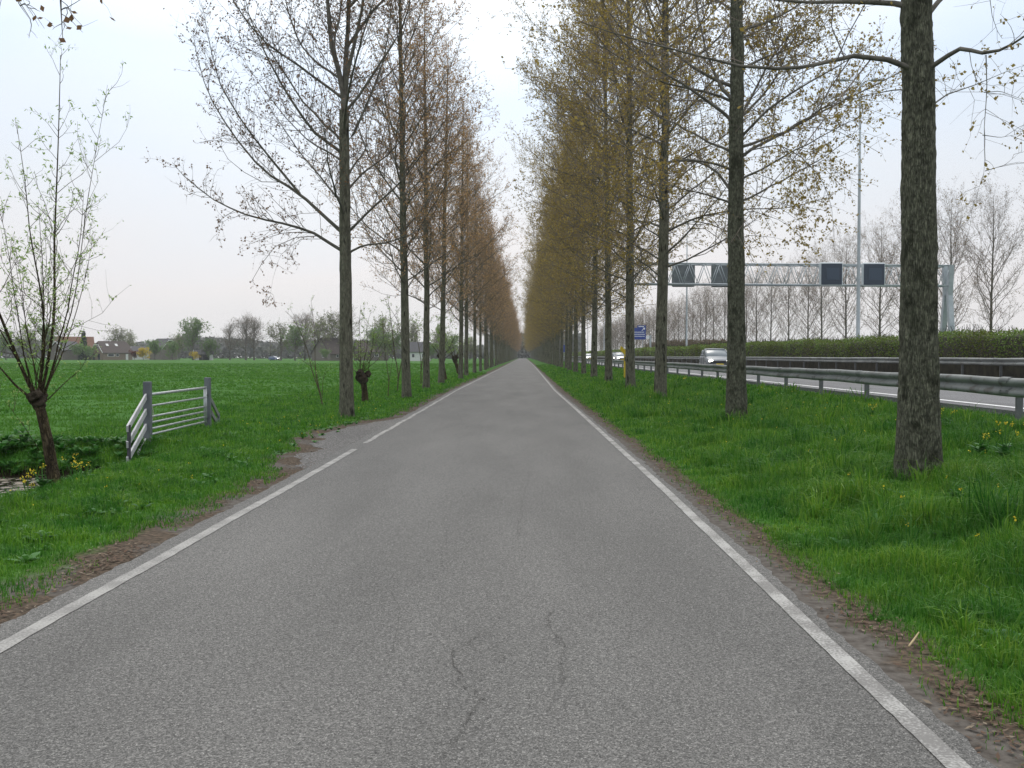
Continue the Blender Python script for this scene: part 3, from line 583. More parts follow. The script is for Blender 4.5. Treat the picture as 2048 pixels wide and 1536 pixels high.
LV = [tree_meshes('l%d' % i, poplar(500 + i, H=18.6, r0=.165, z0=3.6, Rc=3.2, zw=5.6, wtop=.27, n1=62, tw=6.8, sub=5.5, leaf_n=3, leaf_s=.060, sides=16, ring=.3, flare=.3), M['bark'], M['limb'], M['twig'], M['leaf_l']) for i in range(5)]
RV = [tree_meshes('r%d' % i, poplar(600 + i, H=21, r0=.19, z0=3.4, Rc=3.7, zw=12, wtop=.5, n1=74, tw=7.0, sub=5.8, leaf_n=4, leaf_s=.060, sides=16, ring=.3, flare=.3, elev=(27, 62), sagp=-.25), M['bark'], M['limb'], M['twig'], M['leaf_r']) for i in range(5)]
rg_ = np.random.default_rng(3)
for i, d in enumerate(ldepth[1:], 1):
    lab = f'{ORD[i]} poplar trunk from the gate in the left row' if i < 7 else 'far poplar deep in the left row, crowns merged into a brown wall'
    put_tree('poplar', LV[(i * 3) % 5], (XL + off(d) * .6 + rg_.normal(0, .06), d, float(gz(XL, d))), rg_.uniform(0, 6.28), rg_.uniform(.9, 1.03), lab, group=GL if i < 7 else 'far poplars of the left row')
for i, d in enumerate(rdepth[2:], 2):
    lab = f'{ORD[i]} poplar of the right row counted from the thick mossy trunk' if i < 7 else 'far poplar deep in the right row, crowns merged into an olive wall'
    put_tree('poplar', RV[(i * 3) % 5], (XR + off(d) * .6 + rg_.normal(0, .06), d, float(gz(XR, d))), rg_.uniform(0, 6.28), rg_.uniform(.92, 1.06), lab, group=GR if i < 7 else 'far poplars of the right row')

# bare poplars beyond the motorway
BV = [tree_meshes('b%d' % i, poplar(700 + i, H=17, r0=.17, z0=2.6, Rc=3.7, zw=7, n1=50, tw=5.5, sub=3.6, leaf_n=1, leaf_s=.09, sides=10, ring=.8, bare=.35, elev=(42, 66)), M['limb'], M['twig'], M['twig'], M['leaf_bare']) for i in range(3)]
XB = 42.0; k = 0
for d in np.arange(80, 560, 10.05):
    px = VPX + XB * FPX / d
    dd = d + rg_.normal(0, .5)
    lab = {90: 'bare poplar beyond the motorway right of the gantry leg', 140: 'bare poplar beyond the motorway framed below the rightmost signal'}.get(int(round(d / 10) * 10), None)
    n = k; k += 1
    if 1 <= n <= 9: lab = f'{ORD[n - 1]} bare poplar from the right edge in the row beyond the motorway hedge'
    elif n == 0: lab = 'bare poplar beyond the motorway whose twigs just reach the right edge'
    else: lab = 'thin bare poplar far along the row beyond the motorway'
    put_tree('bare_poplar', BV[n % 3], (XB + rg_.normal(0, .3), dd, .3), rg_.uniform(0, 6.28), rg_.uniform(.9, 1.04), lab, group='bare poplars beyond the motorway')

# ------------------------------------------------------------------ pollard willows and saplings on the left
def knot_mesh(c, r, rg, n=14):
    u = np.linspace(0, PI, n); v = np.arange(2 * n) * PI / n
    U, Vv = np.meshgrid(u, v, indexing='ij'); rr = r * (1 + .16 * np.sin(3 * Vv + 2 * U) + .12 * np.sin(5 * U + Vv * 2) + rg.normal(0, .05, U.shape))
    rr[:, :] = np.where((U < .01) | (U > PI - .01), r, rr)
    X = np.stack([rr * np.sin(U) * np.cos(Vv), rr * np.sin(U) * np.sin(Vv), rr * np.cos(U) * 1.05], -1) + c
    i = np.arange(n - 1)[:, None] * (2 * n); s = np.arange(2 * n)[None]; s2 = (s + 1) % (2 * n)
    return X.reshape(-1, 3), np.stack([i + s, i + 2 * n + s, i + 2 * n + s2, i + s2], -1).reshape(-1, 4)
def willow(name, seed, base, tpts, r0, knots, manual, n_sh, Lr, label, leaf_n=3, leaf_s=.045, tw=3.0, sub=4.0, spread=.9, bare=.1, group=None, rsh=.011):
    rg = np.random.default_rng(seed)
    t = thing(name, label, 'willow', base, 0, group)
    path = resample(tpts, 22)
    obj('trunk', [(*trunk_mesh(path, np.linspace(r0, r0 * .85, 22), 18, rg, .09, .35), 0, True)], M['willow_bark'], t)
    obj('knot', [(*knot_mesh(np.array(c), r, rg), 0, True) for c, r in knots], M['knot'], t)
    Ls, Rs = [], []
    for pts, r in manual: Ls.append(resample(pts, KL)); Rs.append(np.linspace(1, .18, KL) * r * .78)
    for i in range(n_sh):
        c, kr = knots[i % len(knots)]; a = rg.uniform(0, 6.28); el = math.radians(rg.uniform(28, 85)); dv = np.array([math.cos(a) * math.cos(el) * spread, math.sin(a) * math.cos(el) * spread, math.sin(el)])
        L = rg.uniform(*Lr); Ls.append(grow((np.array(c) + dv * kr * .8)[None], dv[None], np.array([L]), KL, .7, .14, rg)[0]); Rs.append(np.linspace(1, .15, KL) * rsh * rg.uniform(.5, 1.2))
    PL, RL = np.stack(Ls), np.stack(Rs)
    limb = tubes(PL, RL, 6); a, b, c = twig_layers(PL, RL, rg, tw * 1.7, sub * 1.6, leaf_n + 1, leaf_s * 1.25, up=.75, tlen=.5, t0=.15, asp=.36, bare=bare, tk=.7)
    obj('crown', [(*limb, 0, True), (*a, 1, False), (*b, 1, False), (*c, 2, False)], [M['willow_bark'], M['willow_twig'], M['willow_leaf']], t)
    return t
GW = 'pollard willows on the left bank'
d = 11.4; bb = P(112, 975, d); w = lambda px, py, dy=0: P(px, py, d + dy) - bb
willow('pollard_willow', 21, bb, [w(113, 990), w(112, 975), w(104, 930), w(95, 880), w(84, 830), w(77, 805)], .062, [(w(77, 801), .085), (w(86, 792, .04), .055), (w(66, 794, -.05), .06), (w(75, 790, -.06), .055), (w(80, 812, .03), .065)],
       [([w(84, 785), w(105, 680, .1), w(110, 590, .2), w(108, 500, .3), w(112, 400, .35), w(116, 300, .4), w(119, 200, .4), w(121, 110, .4)], .024),
        ([w(68, 790), w(45, 740, -.1), w(20, 680, -.1), w(0, 630, -.2), w(-40, 540, -.3), w(-70, 440, -.3)], .032),
        ([w(60, 795), w(30, 770), w(0, 735, -.1), w(-50, 690, -.2)], .022), ([w(88, 785), w(120, 720, .2), w(148, 640, .4), w(170, 560, .5), w(185, 480, .6)], .011),
        ([w(80, 780), w(90, 700, -.2), w(85, 600, -.3), w(60, 470, -.4), w(50, 360, -.4), w(35, 260, -.4)], .018), ([w(95, 800), w(130, 765, .1), w(160, 740, .2), w(175, 715, .2)], .010),
        ([w(90, 790), w(120, 700, .3), w(150, 600, .4), w(160, 520, .5), w(175, 400, .5), w(215, 170, .6)], .011),
        ([w(78, 900), w(50, 855, -.1), w(20, 815, -.2), w(0, 790, -.3)], .006)], 9, (1.0, 2.4), 'leaning pollard willow with knobbly head at the ditch, pale green shoots rising', group=GW, spread=.65, tw=4.6, leaf_s=.036)
b2 = np.array([-5.75, 9.0, float(gz(-5.75, 9.0))])
willow('pollard_willow', 22, b2, [[0, 0, -.2], [0, 0, 0], [-.05, 0, .6], [-.08, 0, 1.1]], .07, [((-.08, 0, 1.15), .12)], [], 22, (1.8, 3.4), 'pollard willow cut off by the left edge, only its green shoots showing', group=GW, spread=.8)
d = 32; b3 = P(731, 805, d); w = lambda px, py, dy=0: P(px, py, d + dy) - b3
willow('pollard_willow', 23, b3, [w(733, 815), w(731, 805), w(730, 785), w(728, 770), w(724, 757)], .10, [(w(722, 753), .15), (w(720, 746, -.05), .11), (w(736, 748, .1), .10), (w(727, 760), .14), (w(717, 756, .06), .09)],
       [([w(720, 745), w(722, 700), w(718, 650), w(722, 610)], .02), ([w(724, 742), w(735, 690), w(733, 650), w(745, 615)], .018), ([w(715, 748), w(700, 730), w(690, 715)], .02), ([w(728, 742), w(755, 720), w(770, 700)], .016)], 10, (1.2, 2.4), 'small dark pollard willow with forked knot just right of the forked poplar', leaf_n=2, leaf_s=.06, tw=3, group=GW)
for i, (px, py, dd, kn) in enumerate([(889, 760, 62, (883, 713)), (918, 748, 82, (910, 717))]):
    b4 = P(px, py, dd); b4 = np.array([b4[0], dd, float(gz(b4[0], dd))]); hh = P(kn[0], kn[1], dd) - b4
    willow('pollard_willow', 24 + i, b4, [[0, 0, -.2], [0, 0, 0], hh * np.array([.5, 1, .45]), hh], .15, [(hh, .2), (hh + [.12, -.05, .1], .13), (hh + [-.13, .05, .06], .14), (hh + [.02, .1, -.22], .18)], [], 14, (1.6, 3.2), ['pollard willow leaning left beside the fourth poplar of the left row', 'pollard willow half hidden behind the fifth poplar of the left row'][i], leaf_n=3, leaf_s=.08, tw=2.4, group=GW, rsh=.022)
def sapling(seed, px, py, d, stems, label, leaf_s=.07, bare=.3, tw=2.2):
    rg = np.random.default_rng(seed); b = P(px, py, d); b[2] = float(gz(b[0], d)); t = thing('sapling', label, 'sapling', b, 0, 'saplings among the poplars')
    Ls, Rs = [], []
    for pts, r in stems: Ls.append(resample([P(x, y, d + 0.1 * i) - b for i, (x, y) in enumerate(pts)], KL)); Rs.append(np.linspace(1, .2, KL) * r)
    PL, RL = np.stack(Ls), np.stack(Rs); a, bt, c = twig_layers(PL, RL, rg, tw, 3.5, 3, leaf_s, up=.6, tlen=.6, t0=.35, asp=.4, bare=bare)
    obj('stem', [(*tubes(PL, RL, 6), 0, True)], M['willow_twig'], t); obj('crown', [(*a, 0, False), (*bt, 0, False), (*c, 1, False)], [M['willow_twig'], M['willow_leaf']], t)
sapling(31, 646, 815, 30, [([(646, 815), (640, 785), (625, 745), (615, 700), (600, 660), (585, 635), (570, 622)], .022), ([(642, 790), (633, 760), (630, 720), (630, 670), (622, 600)], .018), ([(644, 795), (646, 760), (655, 725)], .010), ([(640, 785), (632, 740), (608, 690), (612, 650)], .010)], 'thin forked sapling left of the forked poplar trunk', bare=.35)
sapling(32, 776, 790, 36, [([(776, 792), (778, 760), (772, 720), (768, 680), (765, 640)], .02), ([(777, 770), (782, 740), (790, 690)], .012)], 'slim leafy sapling between the first two poplars of the left row', bare=.05, tw=4)
sapling(33, 795, 786, 42, [([(795, 786), (797, 750), (788, 700), (782, 640), (775, 590)], .03), ([(796, 760), (808, 700), (795, 640), (770, 600)], .025)], 'taller twiggy sapling just left of the second poplar', leaf_s=.08, bare=.1, tw=4)
sapling(34, 842, 770, 52, [([(842, 770), (842, 720), (835, 680), (828, 640)], .03), ([(842, 740), (850, 690), (860, 640)], .025)], 'leafy sapling between the second and third poplars of the left row', leaf_s=.09, bare=.05, tw=4)

# ------------------------------------------------------------------ grass, weeds, litter
def blades(x, y, z, h, w, lean, rg):
    n = len(x); a = rg.uniform(0, 2 * PI, n); dx, dy = np.cos(a), np.sin(a); sa = rg.uniform(0, 2 * PI, n); sx, sy = np.cos(sa) * w / 2, np.sin(sa) * w / 2
    b = np.stack([x, y, z], 1); sd = np.stack([sx, sy, 0 * sx], 1); dr = np.stack([dx, dy, 0 * dx], 1) * (lean * h)[:, None]; up = np.array([0, 0, 1.])[None] * h[:, None]
    mid = b + up * .6 + dr * .3; tip = b + up * (1 - .35 * np.clip(lean, 0, 1.3))[:, None] + dr
    V = np.stack([b - sd, b + sd, mid + sd * .8, mid - sd * .8, tip], 1).reshape(-1, 3); i = np.arange(n)[:, None] * 5
    return V, [i + np.array([[0, 1, 2, 3]]), i + np.array([[3, 2, 4]])]
M['grass_r'] = leafmat('lush_verge_grass', [(.032, .118, .014), (.054, .185, .019), (.082, .235, .026), (.145, .285, .046), (.068, .212, .023)], .4, .5, patch=(1.5, 1.18, .9), pscale=1.5, objvar=0, lo=(.6, .74, .75))
M['grass_l'] = leafmat('short_bank_grass', [(.036, .122, .014), (.058, .195, .02), (.084, .245, .026), (.135, .29, .045)], .4, .5, patch=(1.45, 1.15, .85), pscale=1.8, objvar=0, lo=(.6, .74, .72))
M['grass_f'] = leafmat('meadow_grass', [(.062, .18, .022), (.074, .20, .025), (.086, .22, .028)], .35, .6, patch=(1.25, 1.12, .9), pscale=.22, objvar=0, lo=(.78, .84, .82))
def scatter(y0, y1, xfun0, xfun1, dens, rg):
    xm0 = min(xfun0(y0), xfun0(y1)); xm1 = max(xfun1(y0), xfun1(y1)); n = int((y1 - y0) * (xm1 - xm0) * dens)
    y = rg.uniform(y0, y1, n); x = rg.uniform(xm0, xm1, n); k = (x > xfun0(y)) & (x < xfun1(y)); return x[k], y[k]
def noise2(x, y, s, seed=0):
    f = np.random.default_rng(seed); o = 0
    for _ in range(7):
        a = f.uniform(0, 2 * PI); k = s * f.uniform(.6, 1.7); o = o + np.sin((x * math.cos(a) + y * math.sin(a)) * k + f.uniform(0, 6))
    return o / 7
def tufts(x, y, h, nb, spread, wd, rg, lean=.75):
    # clumps: every blade leans out from the middle of its own tuft
    k = np.repeat(np.arange(len(x)), rg.integers(int(nb * .5), int(nb * 1.5) + 1, len(x))); n = len(k)
    a = rg.uniform(0, 2 * PI, n); r = np.abs(rg.normal(0, 1, n)) * spread * (.6 + h[k] * 3)
    bx, by = x[k] + r * np.cos(a), y[k] + r * np.sin(a); hh = h[k] * rg.uniform(.45, 1.2, n); ln = np.abs(rg.normal(lean, .35, n)) * hh; sway = rg.normal(0, .5, len(x))[k]
    dx, dy = np.cos(a + sway) * ln, np.sin(a + sway) * ln; sa = rg.uniform(0, 2 * PI, n); w = wd * rg.uniform(.6, 1.4, n); z = gz(bx, by) - .01
    b = np.stack([bx, by, z], 1); sd = np.stack([np.cos(sa) * w / 2, np.sin(sa) * w / 2, 0 * w], 1); up = np.array([0, 0, 1.])[None] * hh[:, None]; dr = np.stack([dx, dy, 0 * dx], 1)
    m1 = b + up * .62 + dr * .25; tip = b + up * (.95 - .3 * np.clip(ln / hh, 0, 1.5))[:, None] + dr
    V = np.stack([b - sd, b + sd, m1 + sd * .8, m1 - sd * .8, tip], 1).reshape(-1, 3); i = np.arange(n)[:, None] * 5
    return V, [i + np.array([[0, 1, 2, 3]]), i + np.array([[3, 2, 4]])]
def right_grass():
    rg = np.random.default_rng(41); ch = []
    for y0, y1, dn, wd, hm in ((0.5, 4.5, 4200, .0055, 1.0), (4.5, 8, 2600, .006, 1.0), (8, 13, 1500, .008, 1.0), (13, 22, 700, .012, 1.0), (22, 38, 260, .022, 1), (38, 75, 80, .045, 1), (75, 160, 22, .1, 1)):
        x, y = scatter(y0, y1, lambda v: 1.75 + 0 * v, lambda v: np.minimum(8.35, .8 * v + 2.2), dn, rg)
        xr = x - off(y); e = 1.98 + .12 * noise2(x, y, 2.4, 5) + .07 * noise2(x, y, 8, 6)
        k = (xr > e) | (rg.uniform(0, 1, len(x)) < np.clip((xr - e + .3) * .8, 0, .3)); x, y, xr, e = x[k], y[k], xr[k], e[k]
        cl = noise2(x, y, 5.0, 7) + .6 * noise2(x, y, 12, 8)
        tuft = np.clip(noise2(x, y, 3.2, 31) * 2.2, -1, 1.2)
        h = hm * np.clip(.03 + .12 * (xr - e), .025, .11) * np.clip(1 + .55 * cl + .4 * tuft, .3, 2.2) * rg.uniform(.45, 1.5, len(x)) + .02
        h *= np.where(xr > 7.6, .6, 1); tr = np.min([np.hypot(x - XR, y - dd) for dd in rdepth[:5]], 0); h *= 1 + .9 * np.exp(-(tr / .45) ** 2)
        ch.append((*blades(x, y, gz(x, y) - .01, h, wd * rg.uniform(.6, 1.4, len(x)), np.abs(rg.normal(.45, .35, len(x))), rg), 0, False))
    for y0, y1, dn, nb, wd in ((0.5, 5, 22, 46, .0075), (5, 9, 17, 40, .0085), (9, 15, 11, 30, .011), (15, 26, 7, 20, .016), (26, 45, 4, 14, .028)):
        x, y = scatter(y0, y1, lambda v: 2.0 + 0 * v, lambda v: np.minimum(7.9, .8 * v + 2.2), dn, rg); xr = x - off(y)
        big = noise2(x, y, 2.6, 33); k = rg.uniform(0, 1, len(x)) < .55 + .9 * big; x, y, xr, big = x[k], y[k], xr[k], big[k]
        h = np.clip(.05 + .32 * (xr - 2.0), .05, .29) * (1 + .7 * big) * rg.uniform(.5, 1.4, len(x))
        tr = np.min([np.hypot(x - XR, y - dd) for dd in rdepth[:6]], 0); h *= 1 + .8 * np.exp(-(tr / .45) ** 2)
        ch.append((*tufts(x, y, h, nb, .05, wd, rg), 0, False))
    for dd in rdepth[:4]:
        a = rg.uniform(0, 6.28, 26); rr = rg.uniform(.26, .5, 26); x = XR + rr * np.cos(a); y = dd + rr * np.sin(a); ch.append((*tufts(x, y, rg.uniform(.18, .36, 26), 34, .05, .007, rg), 0, False))
    stuff(obj('verge_grass', ch, M['grass_r']))
def left_grass():
    rg = np.random.default_rng(42); ch = []
    for y0, y1, dn, wd in ((2.0, 7.5, 2600, .006), (7.5, 12, 1500, .008), (12, 18, 900, .011), (18, 30, 330, .018), (30, 50, 120, .035), (50, 90, 30, .08)):
        lim = (lambda v: np.maximum(-.75 * v - 2.5, -11)) if y1 <= 18 else (lambda v: np.maximum(-.56 * v - 1, -9))
        x, y = scatter(y0, y1, lim, lambda v: -2.95 + 0 * v, dn, rg); xr = x - off(y)
        ap = np.where((y > 13.2) & (y < 24.3), apron_edge(y) - .25, -2.98)
        e = np.minimum(-3.16 + .16 * noise2(x, y, 2.0, 15) + .12 * noise2(x, y, 7, 16), ap - .1)
        e = e - .3 * np.exp(-((y - 6.9) / 1.0) ** 2)
        k = (xr < e) | (rg.uniform(0, 1, len(x)) < np.clip((e + .55 - xr) * 1.5, 0, .75) * (noise2(x, y, 5, 3) > -.05)); k &= (gz(x, y) > -.44); k &= (xr < ap)
        x, y, xr, e = x[k], y[k], xr[k], e[k]
        cl = noise2(x, y, 4.0, 17) + .7 * noise2(x, y, 11, 18); dt = ditch(x, y)
        h = np.clip(.04 + .05 * (e - xr), .025, .085) * (1 + .7 * cl) * rg.uniform(.5, 1.4, len(x)) + .015 + .16 * dt * rg.uniform(.3, 1.2, len(x))
        h *= 1 + 1.2 * np.exp(-(np.hypot(x - XL, y - ldepth[0]) / .5) ** 2)
        ch.append((*blades(x, y, gz(x, y) - .01, h, wd * rg.uniform(.6, 1.4, len(x)), np.abs(rg.normal(.45, .35, len(x))), rg), 0, False))
    for y0, y1, dn, nb, wd in ((2.5, 8, 16, 44, .006), (8, 13, 12, 36, .008), (13, 20, 8, 26, .011), (20, 34, 4.5, 18, .018)):
        x, y = scatter(y0, y1, lambda v: np.maximum(-.75 * v - 2.5, -9.5), lambda v: -3.25 + 0 * v, dn, rg); xr = x - off(y)
        big = noise2(x, y, 2.8, 36); ap = np.where((y > 13.2) & (y < 24.3), apron_edge(y) - .5, -3.2)
        k = (rg.uniform(0, 1, len(x)) < .45 + 1.1 * big) & (gz(x, y) > -.44) & (xr < ap) & (xr < -3.3 - .5 * np.exp(-((y - 6.9) / 1.0) ** 2)); x, y, xr, big = x[k], y[k], xr[k], big[k]
        h = np.clip(.05 + .10 * (-3.3 - xr), .05, .12) * (1 + .8 * big) * rg.uniform(.5, 1.5, len(x)) + .12 * ditch(x, y)
        ch.append((*tufts(x, y, h, nb, .06, wd, rg), 0, False))
    stuff(obj('bank_grass', ch, M['grass_l']))
    ch = []
    for y0, y1, dn, wd, x0, hh in ((10, 24, 190, .02, -11, .07), (24, 45, 60, .04, -28, .07), (45, 90, 14, .10, -50, .08), (90, 200, 2.2, .3, -110, .10)):
        x, y = scatter(y0, y1, lambda v: np.maximum(-.56 * v - 1, x0 * v / v - .4 * (v - y0)), lambda v: -6.6 + 0 * v, dn, rg)
        k = (ditch(x, y) < .15) & ((x < -9) | (y > 16)); x, y = x[k], y[k]
        h = hh * (1 + .6 * noise2(x, y, 1.6, 21)) * rg.uniform(.4, 1.5, len(x)); tuft = noise2(x, y, .9, 23) > .42; h = np.where(tuft, h * 1.8, h)
        ch.append((*blades(x, y, gz(x, y) - .01, h, wd * rg.uniform(.6, 1.4, len(x)), np.abs(rg.normal(.5, .3, len(x))), rg), 0, False))
    stuff(obj('meadow_grass', ch, M['grass_f']))
right_grass(); left_grass()

def litter():
    rg = np.random.default_rng(43); xs, ys = [], []
    for y0, y1, dn in ((2.5, 8, 420), (8, 16, 200), (16, 35, 50)):
        y = rg.uniform(y0, y1, int((y1 - y0) * dn)); e = 1.92 + .12 * noise2(2.0 + 0 * y, y, 2.4, 5); x = e + rg.normal(.0, .10, len(y)); k = (x > 1.66) & (noise2(x, y, 3.1, 55) + rg.normal(0, .3, len(x)) > -.1); xs.append(x[k] + off(y[k])); ys.append(y[k])
        y = rg.uniform(y0 + 1, y1, int((y1 - y0) * dn * 1.3)); x = -3.02 + rg.normal(-.05, .13, len(y)); k = (x < -2.88) & (noise2(x, y, 2.3, 56) + rg.normal(0, .3, len(x)) > -.1); x = x[k]; y = y[k]
        x = np.where((y > 13.2) & (y < 24), apron_edge(y) + rg.normal(-.12, .2, len(x)), x); xs.append(x + off(y)); ys.append(y)
    x = np.concatenate(xs); y = np.concatenate(ys); n = len(x)
    C = np.stack([x, y, gz(x, y) + .012], 1); a = rg.uniform(0, 6.28, n); d = np.stack([np.cos(a), np.sin(a), rg.uniform(-.1, .35, n)], 1); s = np.stack([-np.sin(a), np.cos(a), rg.uniform(-.3, .3, n)], 1)
    l = rg.uniform(.008, .026, n)[:, None]; w = l * rg.uniform(.3, .45, n)[:, None]
    V = np.stack([C - d * l, C + s * w, C + d * l, C - s * w], 1).reshape(-1, 3)
    stuff(obj('leaf_litter', [(V, np.arange(4 * n).reshape(-1, 4), 0, False)], leafmat('dead_leaf', [(.06, .04, .028), (.13, .08, .052), (.09, .058, .04), (.22, .18, .13)], .1, .8, objvar=0)))
    # straw and grit
litter()
M['weed'] = leafmat('dock_leaf', [(.03, .12, .018), (.05, .17, .028), (.075, .20, .04)], .3, .5, objvar=0)
M['petal'] = leafmat('yellow_petal', [(.65, .50, .03), (.75, .62, .06)], .3, objvar=0)
def rosette(c, n, L, W, rg, elev=(20, 70)):
    ch = []
    a = rg.uniform(0, 6.28, n); e = np.radians(rg.uniform(*elev, n)); l = L * rg.uniform(.6, 1.2, n); w = W * rg.uniform(.7, 1.2, n)
    t = np.array([0, .3, .65, 1.0]); prof = np.array([.25, .9, 1, .05])
    hx = np.cos(a)[:, None] * (l * np.cos(e))[:, None] * t; hy = np.sin(a)[:, None] * (l * np.cos(e))[:, None] * t; hz = (l * np.sin(e))[:, None] * (t - .55 * t ** 2)
    ctr = np.stack([hx, hy, hz], -1) + c; sd = np.stack([-np.sin(a), np.cos(a), 0 * a], -1)[:, None, :] * (w[:, None] * prof / 2)[:, :, None]
    V = np.stack([ctr - sd, ctr + sd], 2).reshape(-1, 3); b = np.arange(n)[:, None, None] * 8 + np.arange(3)[None, :, None] * 2
    return V, (b + np.array([0, 1, 3, 2])[None, None]).reshape(-1, 4)
def weeds():
    rg = np.random.default_rng(44); ch = []
    y = np.r_[rg.uniform(3, 14, 130), rg.uniform(14, 32, 90)]; x = 2.45 + np.abs(rg.normal(0, 1.6, len(y))); k = x < np.minimum(.55 * y + .5, 8); x, y = x[k], y[k]
    y2 = rg.uniform(6, 26, 200); x2 = -3.6 - np.abs(rg.normal(0, 1.3, len(y2))); k = (ditch(x2, y2) < .2) & (x2 > -8); x = np.r_[x, x2[k]]; y = np.r_[y, y2[k]]
    for xx, yy in zip(x, y):
        s = rg.uniform(.6, 1.3); ch.append((*rosette(np.array([xx, yy, float(gz(xx, yy))]), rg.integers(5, 10), .14 * s, .045 * s, rg), 0, False))
    for _ in range(420):                # nettles and docks on the far bank of the ditch
        xx = rg.uniform(-10.4, -8.4); yy = rg.uniform(11, 16.9); ch.append((*rosette(np.array([xx, yy, float(gz(xx, yy)) + rg.uniform(0, .2)]), 9, .26, .07, rg, (10, 80)), 0, False))
    for _ in range(160):
        xx = rg.uniform(-8.6, -6.2); yy = rg.uniform(15.0, 17.0); ch.append((*rosette(np.array([xx, yy, float(gz(xx, yy)) + .05]), 9, .22, .05, rg, (20, 80)), 0, False))
    stuff(obj('weeds', ch, M['weed']))
    # small yellow wild flowers dotted through the grass
    y = np.r_[rg.uniform(4, 30, 90)]; x = 2.9 + rg.uniform(0, 5, 90); k = x < .54 * y; x, y = x[k], y[k]; y2 = rg.uniform(8, 30, 50); x2 = rg.uniform(-6, -3.8, 50); x = np.r_[x, x2]; y = np.r_[y, y2]
    C = np.stack([x, y, gz(x, y) + np.where(x > 0, .2, .09) * rg.uniform(.7, 1.4, len(x))], 1); C = np.repeat(C, 4, 0) + rg.normal(0, .006, (len(x) * 4, 3))
    stuff(obj('wild_flowers', [(*leaf_quads(C, .017, rg, .9), 0, False)], M['petal']))
weeds()
def rape(px, py, d, h, nf, label, group, seed):
    rg = np.random.default_rng(seed); b = P(px, py, d); b = np.array([b[0], d, float(gz(b[0], d))]); t = thing('flowering_weed', label, 'wild plant', b, 0, group)
    st = []; fl = []
    for i in range(nf):
        a = rg.uniform(0, 6.28); tip = np.array([math.cos(a) * h * rg.uniform(.1, .5), math.sin(a) * h * rg.uniform(.1, .5), h * rg.uniform(.65, 1.1)])
        st.append(resample([[0, 0, 0], tip * np.array([.3, .3, .5]), tip], 5)); fl.append(tip + rg.normal(0, .018, (9, 3)))
    PL = np.stack(st); obj('stem', [(*tubes(PL, np.full(PL.shape[:2], .005), 5), 0, True)], M['weed'], t)
    obj('foliage', [(*rosette(np.array([0, 0, .02]), 14, h * .75, .06, rg, (25, 80)), 0, False), (*rosette(np.array([0, 0, h * .35]), 8, h * .4, .04, rg, (5, 60)), 0, False)], M['weed'], t)
    for c in fl: obj('flower_head', [(*leaf_quads(c, .022, rg, .9), 0, False)], M['petal'], t)
for i, (px, py, d, h, n, lab) in enumerate([(150, 925, 12.6, .38, 6, 'tall yellow flowering weed just right of the leaning willow trunk'), (55, 985, 11.6, .35, 4, 'yellow flowering weed left of the willow trunk over the ditch water'), (85, 978, 11.2, .25, 3, 'short yellow flowering weed at the foot of the leaning willow'),
        (168, 940, 12.2, .25, 3, 'low yellow flowering weed between the willow and the gate wing'), (2010, 905, 12.2, .42, 5, 'dark leafy yellow flowering weed by the rail post at the right edge'), (1960, 890, 12.8, .3, 2, 'leafy weed with one yellow flower left of the dark one at the right edge'),
        (1895, 820, 16, .3, 4, 'yellow flowering weed just right of the thick mossy trunk'), (1745, 800, 19, .3, 3, 'yellow flowering weed under the rail left of the thick mossy trunk'), (1375, 770, 38, .35, 4, 'yellow flowering weed near the third poplar on the right verge')]):
    rape(px, py, d, h, n, lab, 'yellow flowering weeds in the verges', 60 + i)
tw_ = P(1822, 1290, 5.15); z_ = float(gz(tw_[0], 5.15)) + .03
tag(obj('dry_twig', [(*tube([(tw_[0] - .05, 5.05, z_), (tw_[0], 5.12, z_ + .01), (tw_[0] + .06, 5.2, z_ + .03)], [.005, .006, .004], 6), 0, True)], pmat('pale_straw', (.45, .36, .2), (.3, .22, .12))), 'pale dry twig lying at the grass edge near the right line', 'twig')

